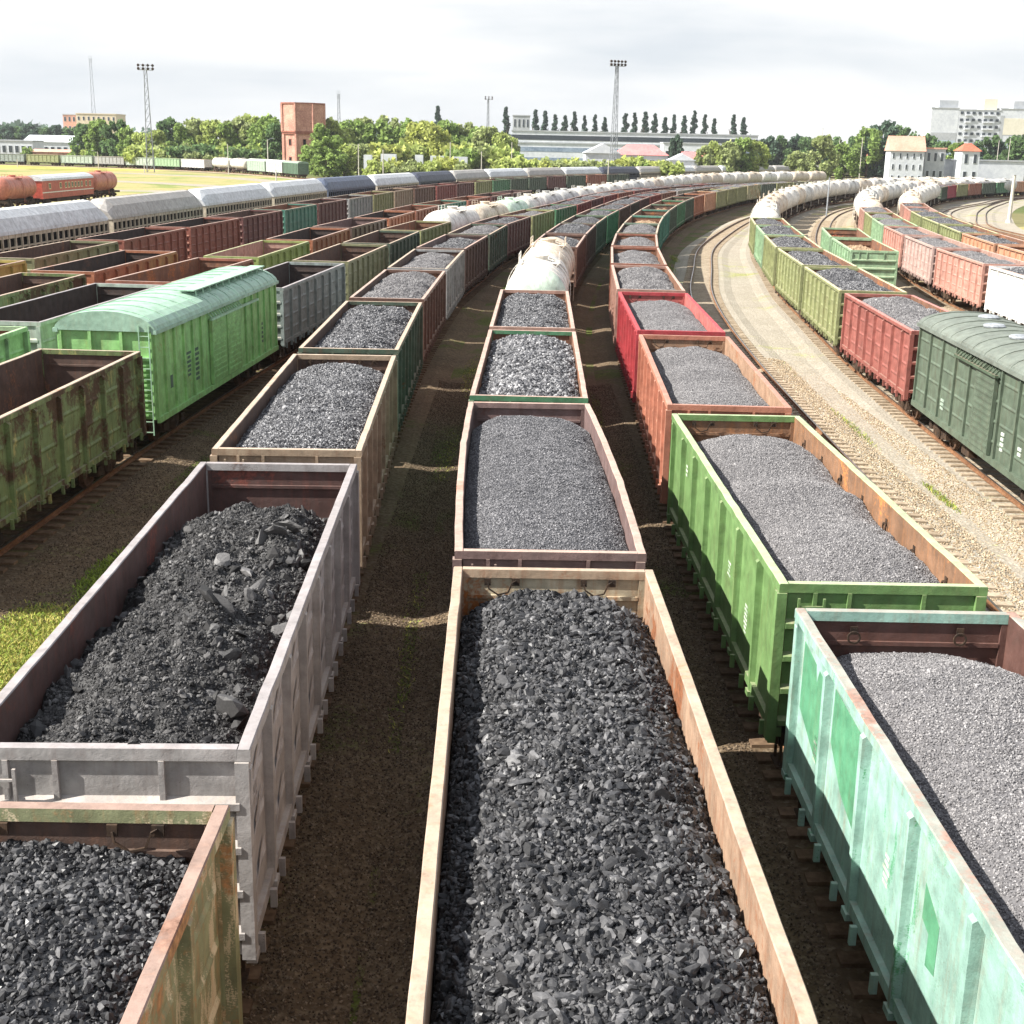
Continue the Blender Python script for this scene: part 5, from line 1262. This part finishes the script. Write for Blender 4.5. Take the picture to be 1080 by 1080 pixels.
# ------------------------------------------------------------------ light, sky, camera
SUN_EL=R(42); SUN_AZ=(1.,.25)
sd=Vector((SUN_AZ[0],SUN_AZ[1],0)).normalized()
d=Vector((sd.x*math.cos(SUN_EL),sd.y*math.cos(SUN_EL),-math.sin(SUN_EL)))
sl_=bpy.data.lights.new('sun','SUN'); sl_.energy=5.; sl_.angle=R(.6); sl_.color=(1,.965,.9)
so=bpy.data.objects.new('sun',sl_); COL.objects.link(so); so.rotation_euler=d.to_track_quat('-Z','Y').to_euler(); so.location=(-60,0,80)
w=bpy.data.worlds.new('World'); scene.world=w; w.use_nodes=True; nt=w.node_tree; n=nt.nodes; lk=nt.links
bg=n['Background']; out=n['World Output']
sky=n.new('ShaderNodeTexSky'); sky.sky_type='NISHITA'; sky.sun_disc=False; sky.sun_elevation=SUN_EL; sky.sun_rotation=math.atan2(-d.x,-d.y)
lk.new(sky.outputs[0],bg.inputs[0]); bg.inputs[1].default_value=.1
tc=n.new('ShaderNodeTexCoord'); mp=n.new('ShaderNodeMapping'); mp.inputs['Scale'].default_value=(1.4,1.4,9.); mp.inputs['Location'].default_value=(.3,.1,.0)
lk.new(tc.outputs['Generated'],mp.inputs[0])
nz=n.new('ShaderNodeTexNoise'); nz.inputs['Scale'].default_value=2.1; nz.inputs['Detail'].default_value=6; nz.inputs['Roughness'].default_value=.5; nz.inputs['Distortion'].default_value=.3; lk.new(mp.outputs[0],nz.inputs['Vector'])
cr=n.new('ShaderNodeValToRGB'); cr.color_ramp.elements[0].position=.36; cr.color_ramp.elements[0].color=(.72,.765,.82,1); cr.color_ramp.elements[1].position=.62; cr.color_ramp.elements[1].color=(1.,1.,1.,1)
lk.new(nz.outputs[0],cr.inputs[0])
b2=n.new('ShaderNodeBackground'); lk.new(cr.outputs[0],b2.inputs[0]); b2.inputs[1].default_value=.455
sx=n.new('ShaderNodeSeparateXYZ'); lk.new(tc.outputs['Generated'],sx.inputs[0])
mr=n.new('ShaderNodeMapRange'); mr.inputs[1].default_value=.16; mr.inputs[2].default_value=.7; mr.inputs[3].default_value=.96; mr.inputs[4].default_value=.62; lk.new(sx.outputs[2],mr.inputs[0])
mx=n.new('ShaderNodeMixShader'); lk.new(mr.outputs[0],mx.inputs[0]); lk.new(bg.outputs[0],mx.inputs[1]); lk.new(b2.outputs[0],mx.inputs[2]); lk.new(mx.outputs[0],out.inputs[0])
hz=bpy.data.materials.new('haze'); hz.use_nodes=True; ht=hz.node_tree; ht.nodes.clear()
ho=ht.nodes.new('ShaderNodeOutputMaterial'); hv=ht.nodes.new('ShaderNodeVolumePrincipled'); hv.inputs['Color'].default_value=(.93,.96,1,1); hv.inputs['Density'].default_value=.00009; hv.inputs['Anisotropy'].default_value=.2
ht.links.new(hv.outputs[0],ho.inputs['Volume'])
hb=MB(); hb.box(-1500,1500,-400,2300,-1.3,75,0); ho_=ob('haze',hb.mesh('haze',[hz])); stuff(ho_,'thin pale summer haze over the whole rail yard','haze')
cd=bpy.data.cameras.new('camera'); cam=bpy.data.objects.new('camera',cd); COL.objects.link(cam); scene.camera=cam
cd.sensor_width=36; cd.lens=CF/1080*36; cd.clip_end=20000; cd.clip_start=.1
Rt=Vector((1,0,0)); Up=Vector((0,math.sin(TH),math.cos(TH))); Bk=Vector((0,-math.cos(TH),math.sin(TH)))
c_,s_=math.cos(CR),math.sin(CR); X_=Rt*c_+Up*s_; Y_=Up*c_-Rt*s_
cam.matrix_world=Matrix(((X_.x,Y_.x,Bk.x,0),(X_.y,Y_.y,Bk.y,0),(X_.z,Y_.z,Bk.z,CH),(0,0,0,1)))
vs_=scene.view_settings; scene.display_settings.display_device='sRGB'; vs_.view_transform='Standard'; vs_.look='None'; vs_.exposure=1.22; vs_.gamma=1; vs_.use_curve_mapping=False
scene.cycles.max_bounces=6; scene.cycles.diffuse_bounces=3; scene.cycles.glossy_bounces=2; scene.cycles.use_denoising=True
